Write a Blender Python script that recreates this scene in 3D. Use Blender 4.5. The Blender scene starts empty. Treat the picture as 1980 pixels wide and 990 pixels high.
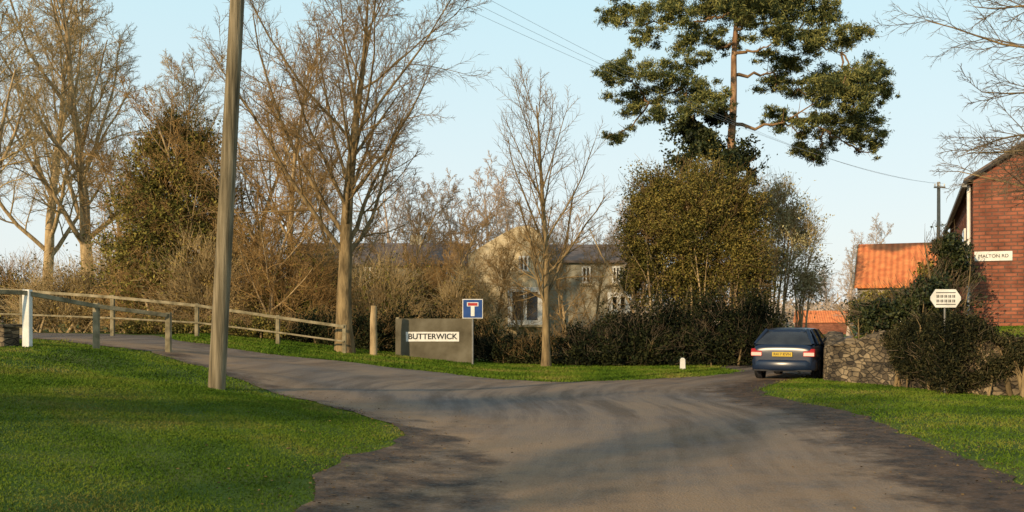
import bpy, math, numpy as np
from mathutils import Vector, Matrix, geometry, kdtree

scene = bpy.context.scene
COL = scene.collection
F, CX, HY, EYE = 1900.0, 990.0, 620.0, 1.65
rad = math.radians

# ------------------------------------------------------------------ terrain
def h(x, y):
    x = np.asarray(x, float); y = np.asarray(y, float)
    t = -x - 1.0
    r = .5 * (t + np.sqrt(t * t + 1))
    u = .11 * r; c = 1.12
    v = u - .5 * ((u - c) + np.sqrt((u - c) ** 2 + .01))
    m = np.clip((-x - 1.5) / 3, 0, 1) * np.clip((x + 25) / 5, 0, 1) * np.clip(y / 5, 0, 1) * np.clip((40 - y) / 8, 0, 1)
    und = .05 * np.sin(x * 1.1 + y * .7) * np.sin(y * .9 - x * .4)
    m2 = np.clip((x - 4) / 3, 0, 1) * np.clip((28 - y) / 4, 0, 1) * np.clip((20 - x) / 5, 0, 1) * np.clip((y - 2) / 4, 0, 1)
    n1 = (x - 10.15) * .963 + (y - 20.9) * .27; n2 = (x - 10.15) * .45 + (y - 20.9) * .893; n3 = (x - 8.75) * .952 - (y - 26.6) * .305
    bh = np.minimum(np.minimum(n1, n2), n3 - .1); q = np.clip((bh + .05) / .5, 0, 1)
    bank = (1.12 * q * q * (3 - 2 * q) + .10 * np.clip(bh, 0, 3)) * np.clip((32 - y) / 5, 0, 1) * np.clip((40 - x) / 15, 0, 1)
    return v + und * m + .08 * m2 + bank
def hf(x, y): return float(h(x, y))
def G(px, py):
    """where a surveyed sight line meets the terrain"""
    k = (py - HY) / F; a = (px - CX) / F
    D = np.arange(2.0, 260, .02)
    f = EYE - k * D - h(a * D, D)
    i = np.argmax(f <= 0)
    if f[i] > 0: i = len(D) - 1
    return (a * D[i], D[i])
def X(px, D): return (px - CX) / F * D
def Z(py, D): return EYE - (py - HY) / F * D

# ------------------------------------------------------------------ materials
def nmat(name, cols, scale=5., rough=.9, bump=0., detail=6., stretch=(1, 1, 1), spec=.2, island=0., lo=.32, hi=.68, metallic=0., bscale=None):
    m = bpy.data.materials.new(name); m.use_nodes = True
    nt = m.node_tree; N = nt.nodes; L = nt.links
    b = N["Principled BSDF"]
    b.inputs["Roughness"].default_value = rough
    b.inputs["Specular IOR Level"].default_value = spec
    b.inputs["Metallic"].default_value = metallic
    tc = N.new("ShaderNodeTexCoord"); mp = N.new("ShaderNodeMapping"); mp.inputs["Scale"].default_value = stretch
    L.new(tc.outputs["Object"], mp.inputs["Vector"])
    nz = N.new("ShaderNodeTexNoise"); nz.inputs["Scale"].default_value = scale; nz.inputs["Detail"].default_value = detail
    L.new(mp.outputs[0], nz.inputs["Vector"])
    cr = N.new("ShaderNodeValToRGB")
    el = cr.color_ramp.elements
    n = len(cols)
    el[0].position = lo; el[0].color = (*cols[0], 1)
    el[1].position = hi; el[1].color = (*cols[-1], 1)
    for i in range(1, n - 1):
        e = el.new(lo + (hi - lo) * i / (n - 1)); e.color = (*cols[i], 1)
    fac = nz.outputs["Fac"]
    if island > 0:
        g = N.new("ShaderNodeNewGeometry")
        ma = N.new("ShaderNodeMath"); ma.operation = 'MULTIPLY_ADD'
        s = N.new("ShaderNodeMath"); s.operation = 'SUBTRACT'; s.inputs[1].default_value = .5
        L.new(g.outputs["Random Per Island"], s.inputs[0])
        L.new(s.outputs[0], ma.inputs[0]); ma.inputs[1].default_value = island
        L.new(fac, ma.inputs[2]); fac = ma.outputs[0]
    L.new(fac, cr.inputs["Fac"]); L.new(cr.outputs["Color"], b.inputs["Base Color"])
    if bump > 0:
        n2 = N.new("ShaderNodeTexNoise"); n2.inputs["Scale"].default_value = bscale or scale * 4; n2.inputs["Detail"].default_value = 5
        L.new(mp.outputs[0], n2.inputs["Vector"])
        bp = N.new("ShaderNodeBump"); bp.inputs["Strength"].default_value = bump; bp.inputs["Distance"].default_value = .05
        L.new(n2.outputs["Fac"], bp.inputs["Height"]); L.new(bp.outputs[0], b.inputs["Normal"])
    return m

M = {}
M['ground'] = nmat("ground_grass", [(.04, .07, .009), (.07, .115, .014), (.11, .12, .025)], .7, 1, .6, bscale=30)
M['blade'] = nmat("grass_blades", [(.034, .068, .006), (.070, .126, .010), (.125, .17, .018), (.20, .175, .045)], .5, .9, island=.14, detail=4, lo=.3, hi=.70, spec=.08)
M['bark'] = nmat("bark_grey_brown", [(.09, .065, .032), (.21, .15, .075), (.33, .235, .115)], 3, .95, .6, stretch=(2, 2, .5))
M['barkpale'] = nmat("bark_pale", [(.22, .155, .08), (.40, .29, .155), (.54, .40, .22)], 3, .95, .4, stretch=(2, 2, .5))
M['twig'] = nmat("twigs_brown", [(.16, .105, .045), (.33, .22, .095)], 1, .95, island=.4)
M['twigdark'] = nmat("twigs_dark", [(.09, .068, .045), (.19, .145, .09)], 1, .95, island=.4)
M['twigred'] = nmat("twigs_russet", [(.27, .165, .06), (.47, .30, .12)], .6, .95, island=.4)
M['twigpale'] = nmat("twigs_pale", [(.31, .225, .105), (.52, .39, .195)], .6, .95, island=.4)
M['twigfar'] = nmat("twigs_haze_tinted", [(.38, .29, .22), (.52, .42, .34)], .3, 1, island=.3)  # paleness of atmospheric haze is mixed into this twig colour
M['pinebark'] = nmat("pine_bark_orange", [(.15, .09, .05), (.32, .19, .105), (.42, .27, .16)], 4, .95, .5, stretch=(2, 2, .6))
M['pinelimb'] = nmat("pine_branch_brown", [(.14, .09, .048), (.30, .19, .10)], 4, .95)
M['needle'] = nmat("pine_needles", [(.035, .050, .018), (.105, .125, .038), (.25, .235, .07)], .9, .8, island=.55)
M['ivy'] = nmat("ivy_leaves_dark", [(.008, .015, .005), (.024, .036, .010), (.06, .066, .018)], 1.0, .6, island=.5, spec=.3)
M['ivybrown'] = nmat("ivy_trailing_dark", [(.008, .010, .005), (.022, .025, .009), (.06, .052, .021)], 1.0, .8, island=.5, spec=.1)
M['olive'] = nmat("foliage_olive", [(.050, .052, .011), (.13, .122, .023), (.26, .215, .05)], .8, .9, island=.5)
M['olivedark'] = nmat("foliage_olive_dark", [(.045, .046, .010), (.12, .108, .021), (.25, .195, .048)], .55, .9, island=.5)
M['brush'] = nmat("brushwood_brown", [(.09, .062, .018), (.22, .155, .045), (.37, .265, .085)], .5, .95, island=.5)
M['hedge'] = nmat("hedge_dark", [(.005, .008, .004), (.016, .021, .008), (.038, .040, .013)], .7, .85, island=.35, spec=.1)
M['palegreen'] = nmat("foliage_pale_green", [(.24, .22, .10), (.40, .36, .18), (.52, .47, .27)], .7, .95, island=.5)
M['wood'] = nmat("weathered_wood", [(.085, .070, .042), (.18, .145, .088), (.29, .235, .15)], 3, .9, .4, stretch=(6, 6, .35))
M['woodrail'] = nmat("fence_wood", [(.13, .11, .065), (.25, .21, .125), (.36, .30, .19)], 4, .9, .3)
M['panel'] = nmat("grey_brown_board", [(.085, .072, .045), (.13, .112, .074), (.175, .155, .108)], 1.6, .9, .2)
M['white'] = nmat("white_paint", [(.66, .64, .58), (.84, .82, .76)], 4, .5)
M['black'] = nmat("black_paint", [(.02, .02, .02), (.035, .035, .035)], 4, .5)
M['blue'] = nmat("blue_sign_face", [(.02, .06, .20), (.03, .08, .26)], 4, .4)
M['red'] = nmat("red_sign_bar", [(.35, .03, .03), (.45, .05, .04)], 4, .4)
M['galv'] = nmat("galvanised_steel", [(.16, .155, .14), (.24, .235, .22)], 6, .6, metallic=.2)
M['wire'] = nmat("wire_grey", [(.38, .42, .44), (.46, .50, .52)], 6, .8)
M['polefar'] = nmat("pale_pole_wood", [(.26, .22, .17), (.34, .29, .23)], 6, .9)
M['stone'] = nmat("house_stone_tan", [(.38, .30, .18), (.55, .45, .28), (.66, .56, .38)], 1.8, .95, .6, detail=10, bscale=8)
M['stoneshade'] = nmat("house_stone_shaded", [(.30, .27, .20), (.43, .39, .29)], 1.8, .95, .5, detail=10)  # shaded copy of the house stone, the shade put in as greyer colour
M['render'] = nmat("cream_render", [(.35, .31, .25), (.45, .41, .33)], 2.5, .95)
M['slate'] = nmat("slate_roof", [(.11, .085, .075), (.20, .155, .13)], 3, .7, .3, stretch=(1, 1, 5))
M['glass'] = nmat("window_glass", [(.02, .022, .025), (.04, .045, .05)], 2, .08, spec=.6)
M['litter'] = nmat("fallen_leaves", [(.04, .025, .012), (.11, .065, .03), (.20, .13, .05)], 2, .9, island=.9)
M['tyre'] = nmat("tyre_rubber", [(.012, .012, .012), (.025, .025, .025)], 8, .85)
M['rim'] = nmat("alloy_rim", [(.35, .35, .36), (.5, .5, .5)], 8, .35, metallic=.7)
M['paint'] = nmat("dark_blue_car_paint", [(.008, .016, .038), (.011, .022, .050)], 2, .28, spec=.5)
M['trim'] = nmat("black_plastic_trim", [(.015, .015, .018), (.03, .03, .032)], 6, .6)
M['lampred'] = nmat("red_tail_lamp", [(.28, .012, .012), (.4, .02, .02)], 20, .3, spec=.4)
M['plate'] = nmat("yellow_number_plate", [(.50, .34, .04), (.56, .40, .05)], 10, .5)

def brickmat(name, c1, c2, mortar, bw=.225, rh=.075, ms=.012):
    m = bpy.data.materials.new(name); m.use_nodes = True
    nt = m.node_tree; N = nt.nodes; L = nt.links; b = N["Principled BSDF"]
    b.inputs["Roughness"].default_value = .95; b.inputs["Specular IOR Level"].default_value = .15
    tc = N.new("ShaderNodeTexCoord"); sp = N.new("ShaderNodeSeparateXYZ"); L.new(tc.outputs["Object"], sp.inputs[0])
    ad = N.new("ShaderNodeMath"); ad.operation = 'ADD'; L.new(sp.outputs[0], ad.inputs[0]); L.new(sp.outputs[1], ad.inputs[1])
    cb = N.new("ShaderNodeCombineXYZ"); L.new(ad.outputs[0], cb.inputs[0]); L.new(sp.outputs[2], cb.inputs[1])
    br = N.new("ShaderNodeTexBrick"); L.new(cb.outputs[0], br.inputs["Vector"])
    br.inputs["Scale"].default_value = 1; br.inputs["Brick Width"].default_value = bw; br.inputs["Row Height"].default_value = rh
    br.inputs["Mortar Size"].default_value = ms; br.inputs["Mortar Smooth"].default_value = .4
    br.inputs["Color1"].default_value = (*c1, 1); br.inputs["Color2"].default_value = (*c2, 1); br.inputs["Mortar"].default_value = (*mortar, 1)
    nz = N.new("ShaderNodeTexNoise"); nz.inputs["Scale"].default_value = 1.3; nz.inputs["Detail"].default_value = 9; nz.inputs["Roughness"].default_value = .7; L.new(tc.outputs["Object"], nz.inputs["Vector"])
    mr = N.new("ShaderNodeMapRange"); mr.inputs[1].default_value = .3; mr.inputs[2].default_value = .7; mr.inputs[3].default_value = .5; mr.inputs[4].default_value = 1.4
    L.new(nz.outputs["Fac"], mr.inputs[0])
    mu = N.new("ShaderNodeVectorMath"); mu.operation = 'SCALE'; L.new(br.outputs["Color"], mu.inputs[0]); L.new(mr.outputs[0], mu.inputs["Scale"])
    L.new(mu.outputs[0], b.inputs["Base Color"])
    bp = N.new("ShaderNodeBump"); bp.inputs["Strength"].default_value = .6; bp.inputs["Distance"].default_value = .02; bp.invert = True
    L.new(br.outputs["Fac"], bp.inputs["Height"]); L.new(bp.outputs[0], b.inputs["Normal"])
    return m
M['brick'] = brickmat("red_brick", (.36, .125, .07), (.23, .08, .048), (.15, .085, .06), .30, .10, .018)

def rubble():
    m = bpy.data.materials.new("rubble_stone"); m.use_nodes = True
    nt = m.node_tree; N = nt.nodes; L = nt.links; b = N["Principled BSDF"]; b.inputs["Roughness"].default_value = .95
    tc = N.new("ShaderNodeTexCoord"); mp = N.new("ShaderNodeMapping"); mp.inputs["Scale"].default_value = (4.2, 4.2, 9.5); L.new(tc.outputs["Object"], mp.inputs[0])
    v = N.new("ShaderNodeTexVoronoi"); v.inputs["Scale"].default_value = 1; L.new(mp.outputs[0], v.inputs["Vector"])
    v2 = N.new("ShaderNodeTexVoronoi"); v2.feature = 'DISTANCE_TO_EDGE'; v2.inputs["Scale"].default_value = 1; L.new(mp.outputs[0], v2.inputs["Vector"])
    sc = N.new("ShaderNodeSeparateColor"); L.new(v.outputs["Color"], sc.inputs[0])
    cr = N.new("ShaderNodeValToRGB"); e = cr.color_ramp.elements; e[0].color = (.055, .040, .025, 1); e[1].color = (.34, .255, .15, 1); L.new(sc.outputs[0], cr.inputs[0])
    nz = N.new("ShaderNodeTexNoise"); nz.inputs["Scale"].default_value = 1.6; nz.inputs["Detail"].default_value = 10; nz.inputs["Roughness"].default_value = .65; L.new(tc.outputs["Object"], nz.inputs["Vector"])
    mr = N.new("ShaderNodeMapRange"); mr.inputs[1].default_value = .38; mr.inputs[2].default_value = .62; mr.inputs[3].default_value = .35; mr.inputs[4].default_value = 1.25; L.new(nz.outputs["Fac"], mr.inputs[0])
    ed = N.new("ShaderNodeMapRange"); ed.inputs[1].default_value = 0; ed.inputs[2].default_value = .12; ed.inputs[3].default_value = .35; L.new(v2.outputs["Distance"], ed.inputs[0])
    mm = N.new("ShaderNodeMath"); mm.operation = 'MULTIPLY'; L.new(mr.outputs[0], mm.inputs[0]); L.new(ed.outputs[0], mm.inputs[1])
    mu = N.new("ShaderNodeVectorMath"); mu.operation = 'SCALE'; L.new(cr.outputs[0], mu.inputs[0]); L.new(mm.outputs[0], mu.inputs["Scale"]); L.new(mu.outputs[0], b.inputs["Base Color"])
    bp = N.new("ShaderNodeBump"); bp.inputs["Strength"].default_value = .9; bp.inputs["Distance"].default_value = .05; L.new(ed.outputs[0], bp.inputs["Height"]); L.new(bp.outputs[0], b.inputs["Normal"])
    return m
M['rubble'] = rubble()

def pantile():
    m = bpy.data.materials.new("orange_pantiles"); m.use_nodes = True
    nt = m.node_tree; N = nt.nodes; L = nt.links; b = N["Principled BSDF"]; b.inputs["Roughness"].default_value = .85
    tc = N.new("ShaderNodeTexCoord")
    wv = N.new("ShaderNodeTexWave"); wv.bands_direction = 'X'; wv.inputs["Scale"].default_value = 1.1; wv.inputs["Distortion"].default_value = .4
    L.new(tc.outputs["Object"], wv.inputs["Vector"])
    nz = N.new("ShaderNodeTexNoise"); nz.inputs["Scale"].default_value = 2.5; nz.inputs["Detail"].default_value = 7; L.new(tc.outputs["Object"], nz.inputs["Vector"])
    cr = N.new("ShaderNodeValToRGB"); e = cr.color_ramp.elements; e[0].position = .35; e[0].color = (.62, .17, .055, 1); e[1].position = .7; e[1].color = (.85, .30, .10, 1)
    L.new(nz.outputs["Fac"], cr.inputs[0])
    mr = N.new("ShaderNodeMapRange"); mr.inputs[3].default_value = .72; mr.inputs[4].default_value = 1.05; L.new(wv.outputs["Fac"], mr.inputs[0])
    mu = N.new("ShaderNodeVectorMath"); mu.operation = 'SCALE'; L.new(cr.outputs[0], mu.inputs[0]); L.new(mr.outputs[0], mu.inputs["Scale"]); L.new(mu.outputs[0], b.inputs["Base Color"])
    bp = N.new("ShaderNodeBump"); bp.inputs["Strength"].default_value = .5; L.new(wv.outputs["Fac"], bp.inputs["Height"]); L.new(bp.outputs[0], b.inputs["Normal"])
    return m
M['pantile'] = pantile()

def roadmat():
    m = bpy.data.materials.new("worn_muddy_asphalt"); m.use_nodes = True
    nt = m.node_tree; N = nt.nodes; L = nt.links; b = N["Principled BSDF"]
    tc = N.new("ShaderNodeTexCoord")
    at = N.new("ShaderNodeAttribute"); at.attribute_name = "w"
    sp = N.new("ShaderNodeSeparateColor"); L.new(at.outputs["Color"], sp.inputs[0])   # R mud, G sand, B across
    def noise(sc, vec=None, det=6, ro=.5):
        n = N.new("ShaderNodeTexNoise"); n.inputs["Scale"].default_value = sc; n.inputs["Detail"].default_value = det; n.inputs["Roughness"].default_value = ro
        L.new(vec or tc.outputs["Object"], n.inputs["Vector"]); return n.outputs["Fac"]
    def ramp(f, a, c):
        r = N.new("ShaderNodeMapRange"); r.inputs[1].default_value = a; r.inputs[2].default_value = c; L.new(f, r.inputs[0]); return r.outputs[0]
    def mth(op, a, c):
        n = N.new("ShaderNodeMath"); n.operation = op; n.use_clamp = (op != 'SUBTRACT')
        for i, v in enumerate((a, c)):
            if isinstance(v, (int, float)): n.inputs[i].default_value = v
            else: L.new(v, n.inputs[i])
        return n.outputs[0]
    def mix(f, a, c):
        n = N.new("ShaderNodeMixRGB")
        if isinstance(f, float): n.inputs[0].default_value = f
        else: L.new(f, n.inputs[0])
        for i, v in ((1, a), (2, c)):
            if isinstance(v, tuple): n.inputs[i].default_value = (*v, 1)
            else: L.new(v, n.inputs[i])
        return n.outputs[0]
    big = ramp(noise(.3, det=8, ro=.6), .40, .60)
    fine = ramp(noise(28, det=8), .3, .7)
    base = mix(big, (.125, .118, .120), (.215, .158, .112))
    base = mix(mth('MULTIPLY', fine, .25), base, (.30, .235, .17))
    sx = N.new("ShaderNodeSeparateXYZ"); L.new(tc.outputs["Object"], sx.inputs[0])
    cb = N.new("ShaderNodeCombineXYZ")
    k = N.new("ShaderNodeMath"); k.operation = 'MULTIPLY'; L.new(sp.outputs[2], k.inputs[0]); k.inputs[1].default_value = 22
    k2 = N.new("ShaderNodeMath"); k2.operation = 'MULTIPLY'; L.new(sx.outputs[1], k2.inputs[0]); k2.inputs[1].default_value = .18
    L.new(k.outputs[0], cb.inputs[0]); L.new(k2.outputs[0], cb.inputs[1])
    st = noise(1., cb.outputs[0], 9, .65)
    base = mix(mth('MULTIPLY', ramp(st, .46, .62), .8), base, (.075, .056, .040))
    base = mix(mth('MULTIPLY', ramp(st, .50, .30), .5), base, (.33, .235, .145))
    sand = mth('MULTIPLY', sp.outputs[1], ramp(noise(1.0, det=10, ro=.65), .25, .55))
    base = mix(mth('MULTIPLY', sand, .85), base, (.35, .22, .115))
    nn_ = mth('SUBTRACT', noise(1.4, det=12, ro=.7), .5)
    n3 = N.new("ShaderNodeMath"); n3.operation = 'MULTIPLY_ADD'; L.new(nn_, n3.inputs[0]); n3.inputs[1].default_value = 2.4; L.new(sp.outputs[0], n3.inputs[2])
    mudf = mth('MULTIPLY', ramp(n3.outputs[0], .15, .66), .97)
    mudc = mix(ramp(noise(4, det=10, ro=.65), .38, .66), (.024, .014, .007), (.125, .068, .032))
    base = mix(mudf, base, mudc)
    L.new(base, b.inputs["Base Color"])
    rr = N.new("ShaderNodeMapRange"); rr.inputs[3].default_value = .5; rr.inputs[4].default_value = .85; L.new(fine, rr.inputs[0]); L.new(rr.outputs[0], b.inputs["Roughness"])
    b.inputs["Specular IOR Level"].default_value = .3
    bp = N.new("ShaderNodeBump"); bp.inputs["Strength"].default_value = .8; bp.inputs["Distance"].default_value = .04
    hh = mix(mudf, noise(40, det=6), noise(5, det=10, ro=.65))
    L.new(hh, bp.inputs["Height"]); L.new(bp.outputs[0], b.inputs["Normal"])
    return m
M['road'] = roadmat()

# ------------------------------------------------------------------ mesh helpers
def mesh_np(name, V, Fc, mats, smooth=False):
    me = bpy.data.meshes.new(name)
    V = np.ascontiguousarray(V, np.float32); Fc = np.ascontiguousarray(Fc, np.int32)
    n, k = Fc.shape
    me.vertices.add(len(V)); me.vertices.foreach_set("co", V.ravel())
    me.loops.add(n * k); me.loops.foreach_set("vertex_index", Fc.ravel())
    me.polygons.add(n); me.polygons.foreach_set("loop_start", np.arange(0, n * k, k, dtype=np.int32))
    if smooth: me.polygons.foreach_set("use_smooth", np.ones(n, bool))
    me.materials.append(mats)
    me.update(calc_edges=True)
    return me
def tubes(P, R, S):
    N_, K, _ = P.shape
    T = np.gradient(P, axis=1); T /= np.linalg.norm(T, axis=2, keepdims=True) + 1e-9
    ov = P[:, -1] - P[:, 0]; ov /= np.linalg.norm(ov, axis=1, keepdims=True) + 1e-9
    ref = np.where(np.abs(ov[:, 2:3]) > .8, np.array([[1., .13, 0]]), np.array([[0, .1, 1.]]))[:, None, :]
    A = np.cross(T, np.broadcast_to(ref, T.shape)); A /= np.linalg.norm(A, axis=2, keepdims=True) + 1e-9
    B_ = np.cross(T, A)
    th = np.arange(S) * 2 * math.pi / S
    V = P[:, :, None, :] + R[:, :, None, None] * (np.cos(th)[None, None, :, None] * A[:, :, None, :] + np.sin(th)[None, None, :, None] * B_[:, :, None, :])
    base = (np.arange(N_) * K * S)[:, None, None] + (np.arange(K - 1) * S)[None, :, None]
    j = np.arange(S)[None, None, :]; j2 = (np.arange(S)[None, None, :] + 1) % S
    Fc = np.stack([base + j, base + j2, base + j2 + S, base + j + S], -1).reshape(-1, 4)
    return V.reshape(-1, 3), Fc
def join(parts):
    Vs, Fs, o = [], [], 0
    for V, Fc in parts:
        Vs.append(V); Fs.append(Fc + o); o += len(V)
    return np.concatenate(Vs), np.concatenate(Fs)
def unit(n, rng):
    v = rng.normal(size=(n, 3)); return v / (np.linalg.norm(v, axis=1, keepdims=True) + 1e-9)
def leaves(C, l, w, rng, up=0.):
    n = len(C); a = unit(n, rng)
    if up: a = a + np.array([0, 0, up]); a /= np.linalg.norm(a, axis=1, keepdims=True)
    b = np.cross(a, unit(n, rng)); b /= np.linalg.norm(b, axis=1, keepdims=True) + 1e-9
    s = rng.uniform(.6, 1.3, (n, 1))
    V = np.stack([C + a * l * s, C + b * w * s, C - a * l * s * .7, C - b * w * s], 1).reshape(-1, 3)
    return V, (np.arange(n)[:, None] * 4 + np.arange(4)[None, :])

def thing(name, label, cat, loc=(0, 0, 0), rz=0., group=None):
    e = bpy.data.objects.new(name, None); e.empty_display_size = .3
    e.location = loc; e.rotation_euler = (0, 0, rz); COL.objects.link(e)
    e["label"] = label; e["category"] = cat
    if group: e["group"] = group
    return e
def part(parent, name, me, label=None):
    o = bpy.data.objects.new(name, me); COL.objects.link(o); o.parent = parent
    if label: o["label"] = label
    return o
def solo(name, me, label=None, cat=None, kind=None, group=None):
    o = bpy.data.objects.new(name, me); COL.objects.link(o)
    if label: o["label"] = label
    if cat: o["category"] = cat
    if kind: o["kind"] = kind
    if group: o["group"] = group
    return o
def clone(src, loc, rz=0., sc=1., label=None):
    e = src.copy(); COL.objects.link(e); e.location = loc; e.rotation_euler = (0, 0, rz)
    e.scale = (sc, sc, sc) if not isinstance(sc, tuple) else sc
    if label: e["label"] = label
    for c in list(src.children):
        k = c.copy(); COL.objects.link(k); k.parent = e
    return e

class B:
    def __init__(s): s.v = []; s.f = []
    def add(s, vs, fs):
        o = len(s.v); s.v += [tuple(map(float, p)) for p in vs]; s.f += [tuple(i + o for i in f) for f in fs]; return s
    def box(s, x0, x1, y0, y1, z0, z1):
        return s.add([(x0, y0, z0), (x1, y0, z0), (x1, y1, z0), (x0, y1, z0), (x0, y0, z1), (x1, y0, z1), (x1, y1, z1), (x0, y1, z1)],
                     [(0, 3, 2, 1), (4, 5, 6, 7), (0, 1, 5, 4), (1, 2, 6, 5), (2, 3, 7, 6), (3, 0, 4, 7)])
    def prism(s, poly, axis, a, b):
        n = len(poly)
        def mk(u, v, t): return {'y': (u, t, v), 'x': (t, u, v), 'z': (u, v, t)}[axis]
        vs = [mk(u, v, a) for u, v in poly] + [mk(u, v, b) for u, v in poly]
        fs = [tuple(range(n)), tuple(range(2 * n - 1, n - 1, -1))] + [(i, i + n, (i + 1) % n + n, (i + 1) % n) for i in range(n)]
        return s.add(vs, fs)
    def beam(s, p, q, w, t):
        p = Vector(p); q = Vector(q); d = (q - p).normalized(); r = d.cross(Vector((0, 0, 1)))
        if r.length < .1: r = Vector((1, 0, 0))
        r.normalize(); u = r.cross(d)
        vs = []
        for c in (p, q):
            for a, b in ((-1, -1), (1, -1), (1, 1), (-1, 1)): vs.append(c + r * a * w / 2 + u * b * t / 2)
        return s.add(vs, [(0, 1, 2, 3), (7, 6, 5, 4), (0, 4, 5, 1), (1, 5, 6, 2), (2, 6, 7, 3), (3, 7, 4, 0)])
    def mesh(s, name, mat, smooth=False, bevel=0.):
        me = bpy.data.meshes.new(name); me.from_pydata(s.v, [], s.f); me.materials.append(mat)
        import bmesh
        bm = bmesh.new(); bm.from_mesh(me); bmesh.ops.recalc_face_normals(bm, faces=bm.faces)
        if bevel: bmesh.ops.bevel(bm, geom=list(bm.edges), offset=bevel, segments=1, affect='EDGES')
        bm.to_mesh(me); bm.free()
        if smooth: me.polygons.foreach_set("use_smooth", [True] * len(me.polygons))
        me.update(); return me
def text_mesh(s, size, mat, name, bold=0.):
    c = bpy.data.curves.new(name, 'FONT'); c.body = s; c.size = size; c.align_x = 'CENTER'; c.align_y = 'CENTER'; c.extrude = .004; c.offset = bold
    o = bpy.data.objects.new(name, c); COL.objects.link(o)
    dg = bpy.context.evaluated_depsgraph_get(); me = bpy.data.meshes.new_from_object(o.evaluated_get(dg))
    bpy.data.objects.remove(o); me.materials.clear(); me.materials.append(mat); return me

# ------------------------------------------------------------------ trees
def grow(P0, D0, L, R, K, wob, trop, taper, rng):
    n = len(P0); pts = [P0]; d = D0.copy(); p = P0.copy()
    for k in range(1, K):
        d = d + wob * rng.normal(size=(n, 3)) + np.array([0, 0, trop]); d /= np.linalg.norm(d, axis=1, keepdims=True)
        p = p + d * (L / (K - 1))[:, None]; pts.append(p)
    t = np.linspace(0, 1, K)[None, :]
    return np.stack(pts, 1), R[:, None] * (1 - (1 - taper) * t)
def spawn(P, R, L, lv, rng):
    N_, K, _ = P.shape; n = lv['n']; t0, t1 = lv.get('t0', .2), lv.get('t1', 1.)
    t = t0 + (t1 - t0) * (np.arange(n)[None, :] + rng.uniform(0, 1, (N_, n))) / n
    if lv.get('pow'): t = t0 + (t1 - t0) * ((t - t0) / (t1 - t0)) ** lv['pow']
    f = np.clip(t, 0, .999) * (K - 1); i = f.astype(int); fr = (f - i)[..., None]
    ar = np.arange(N_)[:, None]
    p = P[ar, i] * (1 - fr) + P[ar, i + 1] * fr
    tg = P[ar, i + 1] - P[ar, i]; tg /= np.linalg.norm(tg, axis=2, keepdims=True) + 1e-9
    r = R[ar, i] * (1 - fr[..., 0]) + R[ar, i + 1] * fr[..., 0]
    az = np.arange(n)[None, :] * 2.4 + rng.uniform(0, 6.28, (N_, 1)) + rng.normal(0, .4, (N_, n))
    ref = np.where(np.abs(tg[..., 2:3]) > .9, np.array([1., 0, 0]), np.array([0, 0, 1.]))
    A = np.cross(tg, ref); A /= np.linalg.norm(A, axis=2, keepdims=True); Bq = np.cross(tg, A)
    ang = np.radians(lv['ang']) * (1 + lv.get('av', .22) * rng.normal(size=(N_, n))) * (1.15 - .4 * (t - t0) / (t1 - t0 + 1e-6))
    D = np.cos(ang)[..., None] * tg + np.sin(ang)[..., None] * (np.cos(az)[..., None] * A + np.sin(az)[..., None] * Bq)
    Lc = L[:, None] * lv['ratio'] * (1 - lv.get('fall', .5) * (t - t0) / (t1 - t0 + 1e-6)) * rng.uniform(.65, 1.2, (N_, n))
    rc = np.maximum(r * lv.get('rr', .55), lv.get('rmin', .006))
    P0 = p.reshape(-1, 3); D = D.reshape(-1, 3); Lc = Lc.ravel(); rc = rc.ravel()
    P2, R2 = grow(P0, D, Lc, rc, lv.get('K', 4), lv.get('wob', .1), lv.get('trop', .05), lv.get('taper', .35), rng)
    return P2, R2, Lc
def tree_meshes(seed, H, r, levels, lean=(0, 0), taper=.25, wob=.03, bark=None, twig=None, S0=9):
    rng = np.random.default_rng(seed)
    D0 = np.array([[lean[0], lean[1], 1.]]); D0 /= np.linalg.norm(D0)
    L = np.array([H * 1.]); P, R = grow(np.array([[0, 0, -.2]]), D0, L, np.array([r]), 12, wob, .02, taper, rng)
    R[:, 0] *= 1.35; R[:, 1] *= 1.05
    tr = [tubes(P, R, S0)]; cr = []
    for i, lv in enumerate(levels):
        P, R, L = spawn(P, R, L, lv, rng)
        (tr if i == 0 else cr).append(tubes(P, R, 6 if i == 0 else (4 if i == 1 else 3)))
    return mesh_np("trunk", *join(tr), bark or M['bark'], True), mesh_np("crown", *join(cr), twig or M['twig'], False)
def tree(label, loc, meshes, rz=0., name="bare_tree", cat="tree"):
    e = thing(name, label, cat, loc, rz); part(e, "trunk", meshes[0]); part(e, "crown", meshes[1]); return e
def gl(px, D, dz=0.):
    x = X(px, D); return (x, D, hf(x, D) + dz)

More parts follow.
